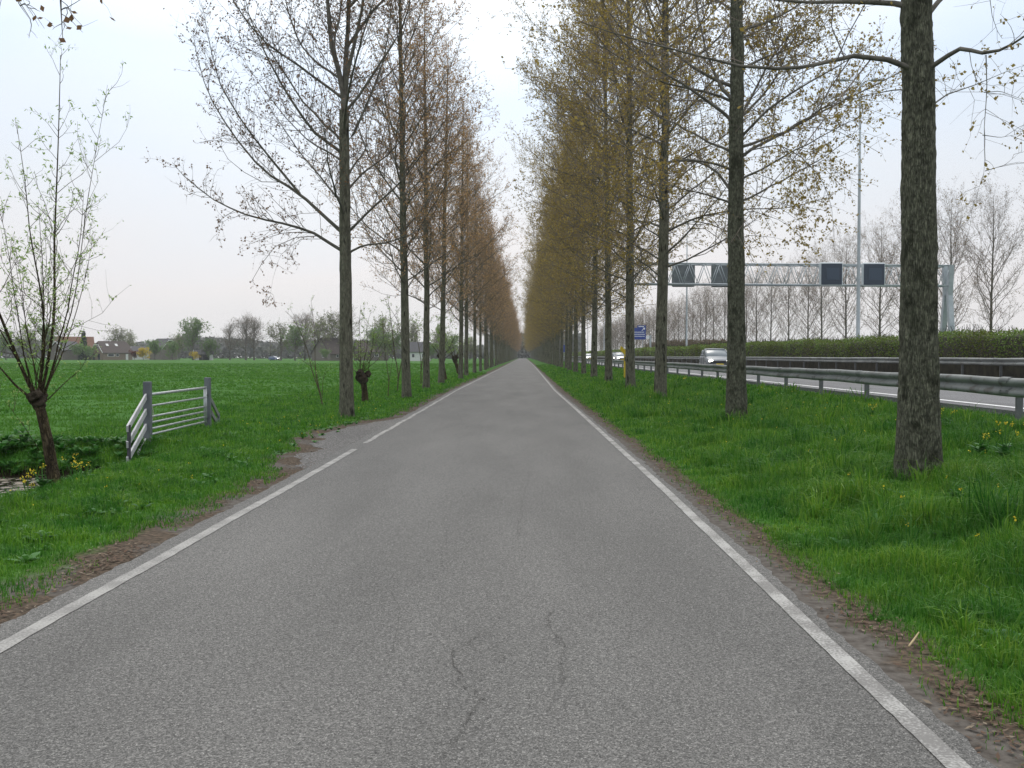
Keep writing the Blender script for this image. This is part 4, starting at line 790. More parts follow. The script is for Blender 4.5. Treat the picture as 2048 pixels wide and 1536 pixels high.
# ------------------------------------------------------------------ field gate and wing fences
M['galv'] = pmat('galvanised_steel', (.50, .52, .53), (.38, .40, .41), 6, .45, .6, spec=.5)
M['post'] = pmat('weathered_recycled_post', (.16, .175, .19), (.10, .11, .125), 5, .75, bump=.3, stretch=(1, 1, .25))
M['plank'] = pmat('weathered_plank', (.52, .52, .53), (.38, .38, .40), 5, .7, bump=.2)
M['plankd'] = pmat('plank_underside', (.07, .07, .08), (.04, .04, .05), 6, .8)
def gate():
    A = P(296, 887, 17.1); B = P(416, 858, 20.5); t = thing('field_gate', 'galvanised tube field gate between two grey posts at the meadow entrance', 'gate', (A[0], A[1], 0))
    b0 = np.array([A[0], A[1], 0.0]); a2 = np.zeros(3); b2 = np.array([B[0] - A[0], B[1] - A[1], 0])
    for q, w in ((a2, .125), (b2, .12)):
        v, f = box(q[0], q[1], .43, w, w, 1.26, .1); o = obj('post', [(v, f, 0, False)], M['post'], t); bv = o.modifiers.new('b', 'BEVEL'); bv.width = .012; bv.segments = 2
    u = nrm(b2[None])[0]; L = np.linalg.norm(b2)
    zs = [.833, .636, .448, .346, .238, .14]; s, e = a2 + u * .10, b2 - u * .12
    ch = [(*tube([s + [0, 0, z], e + [0, 0, z + .02]], .026 if i == 0 else .019, 8), 0, True) for i, z in enumerate(zs)]
    for q in (s, e, e - u * .09): ch.append((*tube([q + [0, 0, .12], q + [0, 0, .86]], .022, 8), 0, True))
    obj('gate_leaf', ch, M['galv'], t)
    obj('hinge', [(*box(e[0] + u[0] * .06, e[1] + u[1] * .06, .70, .05, .14, .03), 0, False), (*box(e[0] + u[0] * .06, e[1] + u[1] * .06, .22, .05, .14, .03), 0, False)], M['plankd'], t)
    rp = [s + np.array([.05 * math.cos(k) * .4, .06 * math.cos(k) + .05, .5 + .14 * math.sin(k)]) for k in np.linspace(-2.4, 2.2, 14)]
    obj('latch_rope', [(*tube(rp, .007, 6), 0, True)], pmat('pale_rope', (.5, .5, .42)), t)
    # wing towards the camera, sloping down into the ditch
    w = thing('wing_fence', 'three plank wing fence sloping from the near gate post towards the ditch', 'fence', (A[0], A[1], 0), 0, 'plank wings of the gate'); dE = 15.3
    for k, (ys_, ye) in enumerate(((793, 858), (823, 890), (853, 921))):
        p0 = P(292, ys_, 17.02) - b0; p1 = P(254.5, ye, dE) - b0
        v, f = beam(p0, p1, .03, .10); obj('plank', [(v, f, 0, False)], M['plank'], w)
    e0 = P(258, 850, dE + .06) - b0; e1 = P(258, 945, dE + .06) - b0; v, f = beam(e0, e1, .035, .07); obj('end_post', [(v, f, 0, False)], M['plankd'], w)
    p0 = P(291, 880, 17.0) - b0; p1 = P(276, 908, 16.4) - b0; v, f = beam(p0, p1, .025, .06); obj('plank', [(v, f, 0, False)], M['plank'], w)
    w2 = thing('wing_fence', 'two plank wing fence sloping down behind the far gate post', 'fence', (B[0], B[1], 0), 0, 'plank wings of the gate'); b1 = np.array([B[0], B[1], 0.0])
    for ys_, ye in ((800, 833), (825, 852)):
        v, f = beam(P(422, ys_, 20.6) - b1, P(438, ye, 21.9) - b1, .03, .10); obj('plank', [(v, f, 0, False)], pmat('grey_plank', (.24, .25, .25), (.16, .17, .17), 5, .75), w2)
    v, f = beam(P(437, 826, 21.8) - b1, P(437, 862, 21.8) - b1, .05, .05); obj('end_post', [(v, f, 0, False)], M['post'], w2)
gate()

# ------------------------------------------------------------------ guard rails
def wprof():                            # W-beam section (x out, z up), 0.31 high
    return np.array([[.00, .155], [.035, .150], [.07, .125], [.08, .085], [.06, .05], [.02, .02], [.0, .0], [.02, -.02], [.06, -.05], [.08, -.085], [.07, -.125], [.035, -.150], [.0, -.155]])
M['rail'] = pmat('weathered_guard_rail', (.21, .225, .22), (.13, .14, .14), 1.2, .6, .2, c3=(.10, .095, .09), s3=5, spec=.5)
M['splice'] = pmat('rail_splice_steel', (.17, .18, .18), (.10, .11, .11), 3, .6, .2)
M['rail_post'] = pmat('rail_post_steel', (.16, .165, .17), (.09, .095, .10), 4, .6, .3)
def guard_rail(X, zmid, zg, ys, step, face, label, y0, tone=None):
    t = thing('guard_rail', label, 'guard rail', (X, 0, 0), 0)
    pr = wprof(); n = len(pr); yy = np.unique(np.r_[np.arange(y0, 60, 1.8), np.arange(60, 600, 20)])
    dz = R.normal(0, .008, len(yy))
    V = np.array([[face * p[0], y, zmid + p[1] + dz[i]] for i, y in enumerate(yy) for p in pr]); i = np.arange(len(yy) - 1)[:, None] * n + np.arange(n - 1)[None]
    F = np.stack([i, i + 1, i + n + 1, i + n], -1).reshape(-1, 4)
    V2 = V.copy(); V2[:, 0] -= face * .006
    obj('beam', [(V, F, 0, True), (V2, F[:, ::-1], 0, True)], M['rail'], t)
    pm = make_mesh('post', [(*box(-face * .06, 0, (zmid + .05 + zg - .3) / 2, .10, .055, zmid + .05 - zg + .3), 0, False)]); pm.materials.append(M['rail_post'])
    sm = make_mesh('spacer', [(*box(-face * .015, 0, zmid, .03, .09, .2), 0, False)]); sm.materials.append(M['rail_post'])
    q = pr * np.array([1.0, 1.02]) + np.array([.006, 0]); jv = np.array([[face * p[0], y, zmid + p[1]] for y in (-.16, .16) for p in q]); ji = np.arange(n - 1)
    jm = make_mesh('splice', [(jv, np.stack([ji, ji + 1, ji + n + 1, ji + n], 1), 0, True)] + [(*box(face * .075, yy_, zmid + zz_, .03, .028, .028), 0, False) for yy_ in (-.1, .1) for zz_ in (.075, -.075)]); jm.materials.append(M['splice'])
    for y in ys[:14]: link('splice', jm, t, (0, y + .25, 0))
    for y in ys: link('post', pm, t, (0, y, 0))
    for y in ys[:14]: link('spacer', sm, t, (0, y, 0))
guard_rail(7.98, 1.00, .42, [16.3 - 3.6 * 2 + 3.6 * k for k in range(60)], 3.6, -1, 'long steel guard rail between the grass verge and the near carriageway', 4)
guard_rail(19.5, 1.27, .55, [12.4 + 3.6 * k for k in range(66)], 3.6, -1, 'darker guard rail in front of the median hedge', 5)

# ------------------------------------------------------------------ median hedge and brown thicket
M['hedge'] = leafmat('hedge_leaf', [(.085, .15, .03), (.14, .24, .045), (.20, .31, .06), (.13, .125, .05)], .35, .6, patch=(.72, .60, .55), pscale=.3, objvar=0)
M['hedge_core'] = pmat('hedge_twigs', (.045, .04, .025), (.018, .017, .011), 3, .95)
def hedge():
    rg = np.random.default_rng(71); ch = []
    t = thing('hedge', 'dense clipped green hedge along the motorway median', 'hedge', (21.3, 0, MZ))
    hh = lambda y: 2.02 + .20 * noise2(y, y * 0, .35, 4) + .12 * noise2(y, 0 * y, 1.8, 5) + np.interp(y, [30, 90, 160], [.0, .12, .25])
    ys = np.arange(8, 520, 1.5); n = len(ys); H = hh(ys) - .16
    sec = [(-.75, .02), (-.82, .6), (-.72, .92), (-.4, 1.0), (.4, 1.0), (.72, .92), (.82, .6), (.75, .02)]; m = len(sec)
    V = np.array([[sx * (1 + .06 * math.sin(y * 1.3 + j)), y, sz * h] for y, h in zip(ys, H) for j, (sx, sz) in enumerate(sec)]); i = np.arange(n - 1)[:, None] * m + np.arange(m - 1)[None]
    obj('stems', [(V, np.stack([i, i + 1, i + m + 1, i + m], -1).reshape(-1, 4), 0, True)], M['hedge_core'], t)
    for y0, y1, dn, s in ((8, 90, 330, .085), (90, 160, 130, .13), (160, 300, 50, .2), (300, 520, 16, .35)):
        k = int((y1 - y0) * dn * 1.6); y = rg.uniform(y0, y1, k); h = hh(y); u = rg.uniform(0, 1, k); top = u < .35
        x = np.where(top, rg.uniform(-.9, .9, k), -.82 + rg.normal(0, .09, k) + .08 * noise2(y, y * 0 + 3, 1.5, 9)); z = np.where(top, h - .1 + rg.normal(0, .09, k), rg.uniform(.22, 1, k) ** .8 * h)
        ch.append((*leaf_quads(np.stack([x, y, z], 1), s, rg, .8), 0, False))
    k = 2600; y = rg.uniform(10, 160, k); P0 = np.stack([rg.uniform(-.8, .5, k), y, hh(y) - .15], 1); g = grow(P0, rand_dir(k, rg) * .5 + [0, 0, 1], rg.uniform(.1, .55, k), 3, .3, .2, rg)
    obj('foliage', ch, M['hedge'], t); obj('shoots', [(*tubes(g, np.full((k, 3), .008), 3), 0, False)], M['hedge_core'], t)
hedge()
def thicket():
    rg = np.random.default_rng(72); t = thing('thicket', 'low brown leafless thicket behind the far end of the hedge', 'thicket', (40.5, 0, .3))
    y = np.sort(rg.uniform(175, 330, 9000)); H = np.interp(y, [175, 190, 200, 300, 330], [1.5, 3.9, 4.6, 6.2, 5.0]); x = rg.normal(0, .8, len(y)); z = rg.uniform(0, 1, len(y)) ** .7 * H
    g = grow(np.stack([x, y, z * .8], 1), rand_dir(len(y), rg) * .5 + [0, 0, 1.], rg.uniform(.4, 1.3, len(y)), 3, .2, .3, rg)
    obj('stems', [(*tubes(g, np.full(g.shape[:2], .035), 3), 0, False)], pmat('brown_thicket_stems', (.13, .09, .055), (.07, .05, .03), 1, .9), t)
    obj('foliage', [(*leaf_quads(g[:, 2], .28, rg, .7), 0, False)], leafmat('brown_thicket_leaf', [(.11, .075, .04), (.16, .11, .06), (.09, .09, .04)], .2, objvar=0), t)
thicket()

# ------------------------------------------------------------------ gantry
M['steel'] = pmat('galvanised_gantry_steel', (.42, .46, .49), (.33, .37, .40), 2, .5, .3)
M['sig_dark'] = pmat('switched_off_signal', (.035, .05, .075), (.028, .04, .062), 20, .35)
M['sig_in'] = pmat('lamp_matrix', (.05, .072, .11), (.036, .052, .08), 60, .4)
M['sig_rim'] = pmat('signal_rim', (.52, .57, .60), (.46, .50, .53), 4, .5)
M['sig_back'] = pmat('signal_back', (.17, .19, .20), (.13, .15, .16), 3, .6)
def gantry():
    dL, dR = 82.5, 85.2; xl, xr = PX(1262, dL), PX(1899, dR)
    t = thing('sign_gantry', 'grey lattice gantry spanning the motorway', 'gantry', (xl, dL, 0))
    b = np.array([xl, dL, 0.0]); q = lambda s, z, dy=0: np.array([(xr - xl) * s, (dR - dL) * s + dy, z])
    zt, zb = 9.15, 7.45; ch = []  # top and bottom chord heights
    for z, dy in ((zt, 0), (zt - .02, 1.1), (zb, 0), (zb, 1.1)): ch.append((*tube([q(-.01, z, dy), q(1.0, z, dy)], .068, 8), 0, True))
    n = 22
    for k in range(n):
        s0, s1, sm = k / n, (k + 1) / n, (k + .5) / n
        for dy in (0, 1.1):
            ch.append((*tube([q(s0, zt, dy), q(sm, zb, dy)], .028, 6), 0, True)); ch.append((*tube([q(sm, zb, dy), q(s1, zt, dy)], .035, 6), 0, True))
        ch.append((*tube([q(s0, zt, 0), q(s1, zt, 1.1)], .03, 5), 0, True)); ch.append((*tube([q(s0, zb, 0), q(s0, zb, 1.1)], .03, 5), 0, True))
    obj('truss', ch, M['steel'], t)
    for s in (0.0, 1.0):
        for sg in (-1, 1):
            c = q(s, 0, .55); a0 = c + [0.02, sg * 1.35, .2]; a1 = c + [0.02, sg * .38, 6.6]; a2 = c + [0.02, sg * .6, 9.2]
            obj('leg', [(*beam(a0, a1, .42, .40), 0, False), (*beam(a1, a2, .40, .38), 0, False)], M['steel'], t)
    for px, py, front in ((1657, 549, 1), (1741, 551, 1), (1372, 551, 0), (1452, 551, 0)):
        s = (px - 1262) / (1899 - 1262.0); s = (PX(px, dL + (dR - dL) * s) - xl) / (xr - xl); c = q(s, (zt + zb) / 2, -.42 if front else 1.6); W = 1.92
        v, f = box(*c, W, .45, W + .05)
        o = obj('lane_signal', [(v, f, 0, False)], M['sig_rim'] if front else M['sig_back'], t); o['label'] = 'dark switched-off square lane signal' if front else 'grey back of a lane signal'
        bv = o.modifiers.new('b', 'BEVEL'); bv.width = .12; bv.segments = 2
        if front:
            o2 = obj('signal_face', [(*box(c[0], c[1] - .235, c[2], W - .20, .03, W - .18), 0, False)], M['sig_dark'], o); bv = o2.modifiers.new('b', 'BEVEL'); bv.width = .012
            obj('lamp_field', [(*box(c[0] + .1, c[1] - .26, c[2] + .02, 1.05, .03, 1.0), 0, False)], M['sig_in'], o)
    for o in list(t.children): pass
    t.location = (xl, dL, 0)
gantry()

# ------------------------------------------------------------------ lamp posts
M['mast'] = pmat('pale_lamp_mast', (.40, .44, .47), (.33, .37, .40), 2, .5, .2)
def lamp_post(d, label, H=18.2):
    t = thing('lamp_post', label, 'lamp post', (21.3, d, MZ), 0, 'lamp posts along the motorway median')
    z = np.array([0, 1.2, 1.25, 6, 12, H]); r = np.array([.16, .16, .13, .11, .085, .055]); obj('mast', [(*tube(np.c_[0 * z, 0 * z, z], r, 12), 0, True)], M['mast'], t)
    for s in (-1, 1):
        obj('arm', [(*tube([(0, 0, H - .1), (s * .35, 0, H + .12), (s * .75, 0, H + .2)], .035, 6), 0, True)], M['mast'], t)
        v, f = box(s * 1.1, 0, H + .2, .85, .3, .14); o = obj('luminaire', [(v, f, 0, False)], M['mast'], t); bv = o.modifiers.new('b', 'BEVEL'); bv.width = .05; bv.segments = 2
for k, lab in enumerate(['tall lamp post in front of the hedge between the two dark lane signals', 'lamp post behind the grey signal backs of the gantry', 'lamp post seen beside the fourth trunk of the right row', 'lamp post seen between the fifth and sixth trunks of the right row', 'pale lamp post far off among the trunks of the right row', 'farthest lamp post, a sliver between the merged trunks on the right']):
    lamp_post(64 + 67 * k, lab)

# ------------------------------------------------------------------ direction signs and emergency phone
M['blue'] = pmat('blue_sign_face', (.012, .045, .26), (.010, .038, .22), 3, .4)
M['white'] = pmat('white_sign_marking', (.75, .78, .82), (.65, .68, .72), 5, .5)
M['yellow'] = pmat('yellow_enamel', (.62, .44, .02), (.52, .36, .02), 4, .5)
def direction_sign(pxr, d, s, label, full):
    x = PX(pxr, d); t = thing('direction_sign', label, 'road sign', (x, d, MZ)); W = 4.0 * s; z0, z1 = PZ(679, d) - MZ, PZ(655.5, d) - MZ
    if not full: z0, z1 = PZ(704, d) - MZ, PZ(690, d) - MZ
    obj('panel', [(*box(-W / 2, 0, (z0 + z1) / 2, W, .12, z1 - z0), 0, False)] + ([(*box(-W * .28, 0, z1 + .3 + .002, W * .56, .12, .6), 0, False)] if full else []), M['blue'], t)
    for sx in (-.8, -.2): obj('post', [(*box(W * sx, .16, z0 / 2, .14, .14, z0), 0, False)], M['mast'], t)
    if full:
        ch = []; rg = np.random.default_rng(9); H = z1 - z0
        for r_, (zz, a, b) in enumerate(((.62, .1, .86), (.44, .04, .9), (.27, .08, .92))):
            xx = -W * .97 + W * a
            while xx < -W * (1 - b): w = rg.uniform(.1, .22); ch.append((*box(xx + w / 2, -.07, z0 + H * zz, w, .02, H * .07), 0, False)); xx += w + .09
        ch.append((*box(-W * .3, -.07, z1 + .3, W * .36, .02, .2), 0, False))
        obj('lettering', ch, M['white'], t)
        c = np.array([-W * .16, -.075, z0 + H * .86]); obj('arrow', [(*beam(c + [-.45, 0, -.4], c + [.25, 0, .3], .02, .16), 0, False), (c + np.array([[.42, 0, .45], [-.18, 0, .42], [.36, 0, -.18]]), np.array([[0, 1, 2]]), 0, False)], M['white'], t)
    obj('small_plate', [(*box(.5 * s, .05, z0 + .6 * s, .9 * s, .06, .7 * s), 0, False)], M['white'], t)
direction_sign(1291.5, 262, 1.0, 'blue stepped exit sign with white lettering and slanting arrow', True)
direction_sign(1135, 420, .45, 'small distant blue sign glimpsed between the right row trunks', False)
tag(obj('sign_post', [(*beam((PX(1301, 262), 262.3, .4), (PX(1301, 262), 262.3, PZ(670, 262)), .45, .3), 0, False)], M['mast']), 'grey post just right of the blue stepped exit sign', 'post')
def phone():
    d = 55; x = PX(1250, d); g = float(gz(x, d)); t = thing('emergency_phone', 'yellow roadside emergency phone with slanting yellow hood beside a trunk', 'emergency phone', (x, d, g))
    obj('post', [(*box(0, 0, .65, .12, .10, 1.3), 0, False)], M['yellow'], t)
    zt = PZ(692, d) - g; zl = PZ(708, d) - g; xl = PX(1240, d) - x; xr = PX(1252, d) - x
    v = np.array([[xl - .01, 0, zt - .20], [xl + .05, 0, zt], [xr, 0, zt - .26], [xr, 0, zl + .04], [xr - .07, 0, zl - .06]])
    V = np.concatenate([v + [0, -.14, 0], v + [0, .14, 0]]); n = 5
    o = obj('hood', [(V, [np.array([[4, 3, 2, 1, 0], [5, 6, 7, 8, 9]]), np.array([[i, (i + 1) % n, n + (i + 1) % n, n + i] for i in range(n)])], 0, False)], M['yellow'], t)
    obj('handset_recess', [(*box(.01, -.055, 1.1, .08, .02, .22), 0, False)], M['plankd'], t)
phone()

# ------------------------------------------------------------------ cars
M['glass'] = pmat('car_glass', (.10, .135, .16), (.08, .115, .14), 3, .3, .0, spec=1.0)
M['tyre'] = pmat('tyre_rubber', (.02, .02, .02), (.012, .012, .012), 20, .85)
M['rim'] = pmat('wheel_rim', (.5, .5, .52), (.4, .4, .42), 10, .3, .8)
M['black'] = pmat('black_trim', (.015, .015, .017), (.01, .01, .012), 10, .5)
M['lamp_on'] = emit('headlight_on', (1.0, .97, .86), 9.0)
M['plate_y'] = pmat('yellow_plate', (.65, .5, .05), (.6, .45, .04))
def loft(sec):                          # sec: list of (y, [(x,z)...]) half sections mirrored
    n = len(sec[0][1]); V = []
    for y, pts in sec:
        V += [[x, y, z] for x, z in pts] + [[-x, y, z] for x, z in reversed(pts)]
    m = 2 * n; i = np.arange(len(sec) - 1)[:, None] * m; s = np.arange(m)[None]; s2 = (s + 1) % m
    F = np.stack([i + s, i + m + s, i + m + s2, i + s2], -1).reshape(-1, 4)
    caps = np.array([list(range(m)), [(len(sec) - 1) * m + k for k in range(m)][::-1]])
    return np.array(V, float), [F, caps]
def car(name, label, loc, paint, rotz=0.0, group=None, big=0.0):
    t = thing(name, label, 'car', loc, rotz, group)
    # y = -2.1 front ... 2.1 rear ; lower body
    def ring(hw, zb, zt, r=.10): return [(hw * .86, zb), (hw * .97, zb + .08), (hw, zb + .28), (hw * .99, zt - .18), (hw * .95, zt - .06), (hw * .80, zt), (0.001, zt + .025)]
    body = loft([(-2.12, ring(.62, .30, .60)), (-2.05, ring(.76, .22, .68)), (-1.85, ring(.83, .18, .75)), (-1.45, ring(.865, .18, .84)), (-1.0, ring(.875, .18, .93)), (-.75, ring(.88, .18, .97)), (0.2, ring(.885, .18, .98)), (1.3, ring(.875, .18, .99)), (1.85, ring(.84, .20, .98)), (2.08, ring(.74, .28, .90))])
    o = obj('body', [(*body, 0, True)], paint, t)
    H = 1.46 + big
    def cab(hwb, hwt, zb, zt): return [(hwb, zb), (hwb * .99, zb + .02), ((hwb + hwt) / 2, (zb + zt) / 2), (hwt + .02, zt - .05), (hwt - .06, zt), (.001, zt + .015)]
    gl = loft([(-1.02, cab(.80, .795, .90, .95)), (-.62, cab(.80, .72, .93, 1.20)), (-.2, cab(.80, .66, .95, H - .05)), (.1, cab(.80, .645, .95, H - .02)), (1.0, cab(.79, .63, .95, H - .03)), (1.55, cab(.77, .62, .95, H - .12)), (1.95, cab(.72, .64, .95, 1.05))])
    obj('window', [(*gl, 0, True)], M['glass'], t)
    rf = loft([(-.26, [(.655, H - .075), (.62, H - .03), (.001, H - .02)]), (.1, [(.665, H - .06), (.60, H + .005), (.001, H + .022)]), (1.0, [(.65, H - .07), (.59, H - .005), (.001, H + .012)]), (1.6, [(.635, H - .16), (.585, H - .10), (.001, H - .085)])])
    obj('roof', [(*rf, 0, True)], paint, t)
    for s in (-1, 1):
        pil = [tube([(s * .80, -1.0, .93), (s * .73, -.62, 1.20), (s * .665, -.22, H - .05)], .035, 6), tube([(s * .80, .28, .96), (s * .655, .28, H - .05)], .032, 6), tube([(s * .77, 1.3, .97), (s * .64, 1.45, H - .1)], .05, 6)]
        obj('pillar', [(*p, 0, True) for p in pil], paint, t)
        v, f = box(s * .97, -.62, 1.0, .2, .1, .13); m_ = obj('mirror', [(v, f, 0, False)], paint, t); bv = m_.modifiers.new('b', 'BEVEL'); bv.width = .03; bv.segments = 2
        a = np.arange(16) * 2 * PI / 16
        hl = obj('headlight', [(np.c_[s * .60 + np.cos(a) * .15, -2.02 + .10 * np.abs(s * .60 + np.cos(a) * .15 - s * .55) - .06 + 0 * a, .63 + np.sin(a) * .085], np.arange(16)[None], 0, False)], M['lamp_on'], t)
        hl.location = (0, -.035, 0)
        for y in (-1.32, 1.30):
            w = obj('wheel', [(*tubes(np.array([[[s * .70, y, .31], [s * .72, y, .31], [s * .865, y, .31], [s * .88, y, .31]]]), np.array([[.27, .31, .31, .28]]), 22), 0, True)], M['tyre'], t)
            obj('rim', [(*tubes(np.array([[[s * .86, y, .31], [s * .884, y, .31], [s * .887, y, .31]]]), np.array([[.20, .20, .02]]), 18), 0, True)], M['rim'], w)
    obj('grille', [(*box(0, -2.105, .56, .84, .06, .11), 0, False), (*box(0, -2.10, .34, 1.05, .07, .12), 0, False)], M['black'], t)
    obj('number_plate', [(*box(0, -2.15, .40, .50, .02, .10), 0, False)], M['plate_y'], t)
    obj('door', [(*tube([(s * .893, y_, .3), (s * .893, y_, .9)], .006, 4), 0, False) for s in (-1, 1) for y_ in (-.72, .25, 1.15)], M['black'], t)
    return t
M['silver'] = pmat('silver_paint', (.20, .215, .235), (.18, .195, .215), 2, .45, .15, coat=.15)
M['whitep'] = pmat('white_car_paint', (.72, .72, .72), (.66, .66, .66), 2, .35, coat=.5)
M['greyp'] = pmat('dark_grey_car_paint', (.12, .13, .14), (.10, .11, .12), 2, .3, .3, coat=.5)
GC = 'cars coming along the near carriageway'
car('car', 'silver hatchback with headlights on left of the second right trunk', (PX(1430, 69.5), 69.5, MZ), M['silver'], math.radians(-2), GC)
car('car', 'distant white car with headlights on behind the yellow emergency phone', (PX(1242, 152), 152, MZ), M['whitep'], 0, GC)
car('car', 'farthest pale car with headlights on between right row trunks', (PX(1179, 214), 214, MZ), M['whitep'], 0, GC)
car('car', 'dark car beyond the white one, next to the yellow emergency phone', (PX(1233.5, 175), 175, MZ), M['greyp'], 0, GC, .15)

# ------------------------------------------------------------------ houses and trees across the meadow
M['brick'] = pmat('brown_brick', (.24, .19, .15), (.19, .145, .115), 6, .9)
M['brick2'] = pmat('grey_brown_brick', (.17, .15, .13), (.13, .115, .10), 6, .9)
M['tiles'] = pmat('dark_brown_roof_tiles', (.075, .058, .05), (.055, .043, .038), 5, .8)
M['tiles2'] = pmat('red_brown_roof_tiles', (.17, .085, .05), (.13, .065, .04), 5, .8)
M['slate'] = pmat('grey_roof_tiles', (.085, .085, .09), (.06, .06, .065), 5, .8)
M['plaster'] = pmat('white_plaster', (.62, .63, .62), (.54, .55, .54), 1, .85)
M['trim'] = pmat('white_painted_trim', (.72, .72, .72), (.62, .62, .62), 3, .6)
M['pane'] = pmat('window_pane', (.04, .05, .06), (.03, .035, .045), 1, .1, spec=.8)
def house(name, label, cat, px, d, w, l, eave, ridge, rot, wall, roof, hip=0.0, wins=(), doors=(), sky=(), chim=None, trim=True):
    """gable house: local x = width across the gable, local y = ridge direction"""
    x = PX(px, d); g = float(gz(x, d)); t = thing(name, label, cat, (x, d, g), rot)
    hw, hl = w / 2, l / 2
    V = np.array([[-hw, -hl, -.3], [hw, -hl, -.3], [hw, hl, -.3], [-hw, hl, -.3], [-hw, -hl, eave], [hw, -hl, eave], [hw, hl, eave], [-hw, hl, eave]])
    hz = ridge - hip * (ridge - eave); fx = hw * (ridge - hz) / (ridge - eave) 
    gf = np.array([[-hw, -hl, eave], [hw, -hl, eave], [fx, -hl, hz - .05], [-fx, -hl, hz - .05]]); gb = gf.copy(); gb[:, 1] = hl
    obj('wall', [(V, BOXF[2:], 0, False), (gf, np.array([[0, 1, 2, 3]]), 0, False), (gb, np.array([[3, 2, 1, 0]]), 0, False)], wall, t)
    o = .35; s = (ridge - eave) / hw; ez = eave - o * s; yo = hl + o; yr = hl + o - hip * 2.2
    top = np.array([[-hw - o, -yo, ez], [-fx, -yo, hz], [fx, -yo, hz], [hw + o, -yo, ez], [-hw - o, yo, ez], [-fx, yo, hz], [fx, yo, hz], [hw + o, yo, ez], [0, -yr, ridge], [0, yr, ridge]])
    top[:, 2] += .12; bot = top.copy(); bot[:, 2] -= .12
    fs4 = []; fs3 = []
    quads = [[0, 1, 8, 9], [0, 9, 5, 4], [3, 7, 6, 9], [3, 9, 8, 2]]; tris = [[1, 2, 8], [5, 9, 6]]
    Vt = np.concatenate([top, bot]); q = np.array(quads); tr = np.array(tris)
    edge = [[0, 1], [1, 2], [2, 3], [3, 7], [7, 6], [6, 5], [5, 4], [4, 0]]
    rf = obj('roof', [(Vt, [np.concatenate([q[:, ::-1], q + 10, np.array([[a, b, b + 10, a + 10] for a, b in edge])]), np.concatenate([tr[:, ::-1], tr + 10])], 0, False)], roof, t)
    if trim:
        ch = []
        for a, b in ((0, 1), (1, 2), (2, 3)): ch.append((*beam(top[a] + [0, -.04, -.02], top[b] + [0, -.04, -.02], .08, .26), 0, False))
        obj('bargeboard', ch, M['trim'], t)
    for face, u, z, ww, hh in wins:     # face g = gable front (y=-hl), e = eave side (x=+hw)
        c = (u, -hl - .03, z) if face == 'g' else (hw + .03, u, z); sz = (ww, .08, hh) if face == 'g' else (.08, ww, hh)
        wo = obj('window', [(*box(*c, *sz), 0, False)], M['trim'], t)
        c2 = (u, -hl - .08, z) if face == 'g' else (hw + .08, u, z); s2 = (ww * .8, .03, hh * .78) if face == 'g' else (.03, ww * .8, hh * .78)
        obj('pane', [(*box(*c2, *s2), 0, False)], M['pane'], wo)
    for face, u, ww, hh, mt in doors:
        c = (u, -hl - .04, hh / 2) if face == 'g' else (hw + .04, u, hh / 2); sz = (ww, .1, hh) if face == 'g' else (.1, ww, hh); obj('door', [(*box(*c, *sz), 0, False)], mt, t)
    for u, f in sky:
        xx = hw * (1 - f); zz = eave + (ridge - eave) * f + .22; v, f_ = box(0, 0, 0, 1.1, .9, .1); a = math.atan2(ridge - eave, hw)
        v = v @ np.array([[math.cos(a), 0, -math.sin(a)], [0, 1, 0], [math.sin(a), 0, math.cos(a)]]); obj('skylight', [(v + [xx, u, zz], f_, 0, False)], M['trim'], rf)
    if chim: obj('chimney', [(*box(0, chim, ridge + .4, .6, .6, 1.4), 0, False)], M['brick2'], rf)
    return t
D = 350.0
house('house', 'brown brick farmhouse with dark hipped roof, skylights and white bargeboards', 'house', 224, D, 7.8, 11.0, 2.7, 6.5, math.radians(-38), M['brick'], M['tiles'], .35, [('e', -2.6, 1.7, 2.6, .9), ('e', -.2, 1.7, 1.2, .9), ('g', .2, 4.2, .8, 1.1)], [('e', 3.4, .9, 2.1, M['trim']), ('g', -2.2, 1.2, 2.2, M['pane']), ('g', 1.2, 1.4, 2.2, M['pane'])], [(-2.6, .62), (.8, .62)])
house('house', 'house with red-brown roof behind the dark conifer', 'house', 148, D + 45, 9, 14, 4.2, 8.9, math.radians(-62), M['brick2'], M['tiles2'], 0, [('g', 0, 2, 1.4, 1.2)], [], [], 3)
house('house', 'small house with grey gable and white trim left of the conifer', 'house', 132, D - 2, 6.5, 8, 3.6, 6.4, math.radians(-25), M['brick2'], M['slate'], 0, [('g', 0, 2.2, 1.2, 1.2)], [])
house('house', 'grey-roofed house with white dormer line behind shrubs', 'house', 327, D + 20, 7, 7, 4.4, 7.8, math.radians(60), M['brick2'], M['slate'], .2, [('e', 0, 2.2, 2, 1.1)], [])
house('house', 'little pale house with shallow roof behind the yellow shrub', 'house', 284, D + 30, 6, 7, 2.9, 5.0, math.radians(-70), M['plaster'], M['slate'], 0, [('g', 0, 1.7, 1.2, 1)], [])
house('shed', 'dark wooden shed with pale end wall right of the round green tree', 'shed', 407, D, 3.6, 6, 2.2, 3.5, math.radians(-65), M['plaster'], M['slate'], 0, [], [('e', 0, 3.5, 1.9, M['black'])])
house('house', 'white cottage with two dark windows between the second and third poplars', 'house', 838, 300, 6, 6.6, 2.9, 5.6, math.radians(-90), M['plaster'], M['slate'], 0, [('e', -1.4, 1.6, .9, 1.3), ('e', 1.6, 1.6, .9, 1.3)], [('e', -3.0, .7, 2.0, M['pane'])], trim=False)
house('barn', 'dark barn with steep roof behind the forked sapling', 'barn', 660, 320, 7.5, 9, 2.4, 7.2, math.radians(-28), M['brick2'], M['tiles'], .15, [('e', -1, 1.5, 1.2, .9), ('g', 1, 1.5, 1.0, .9)], [], trim=False)
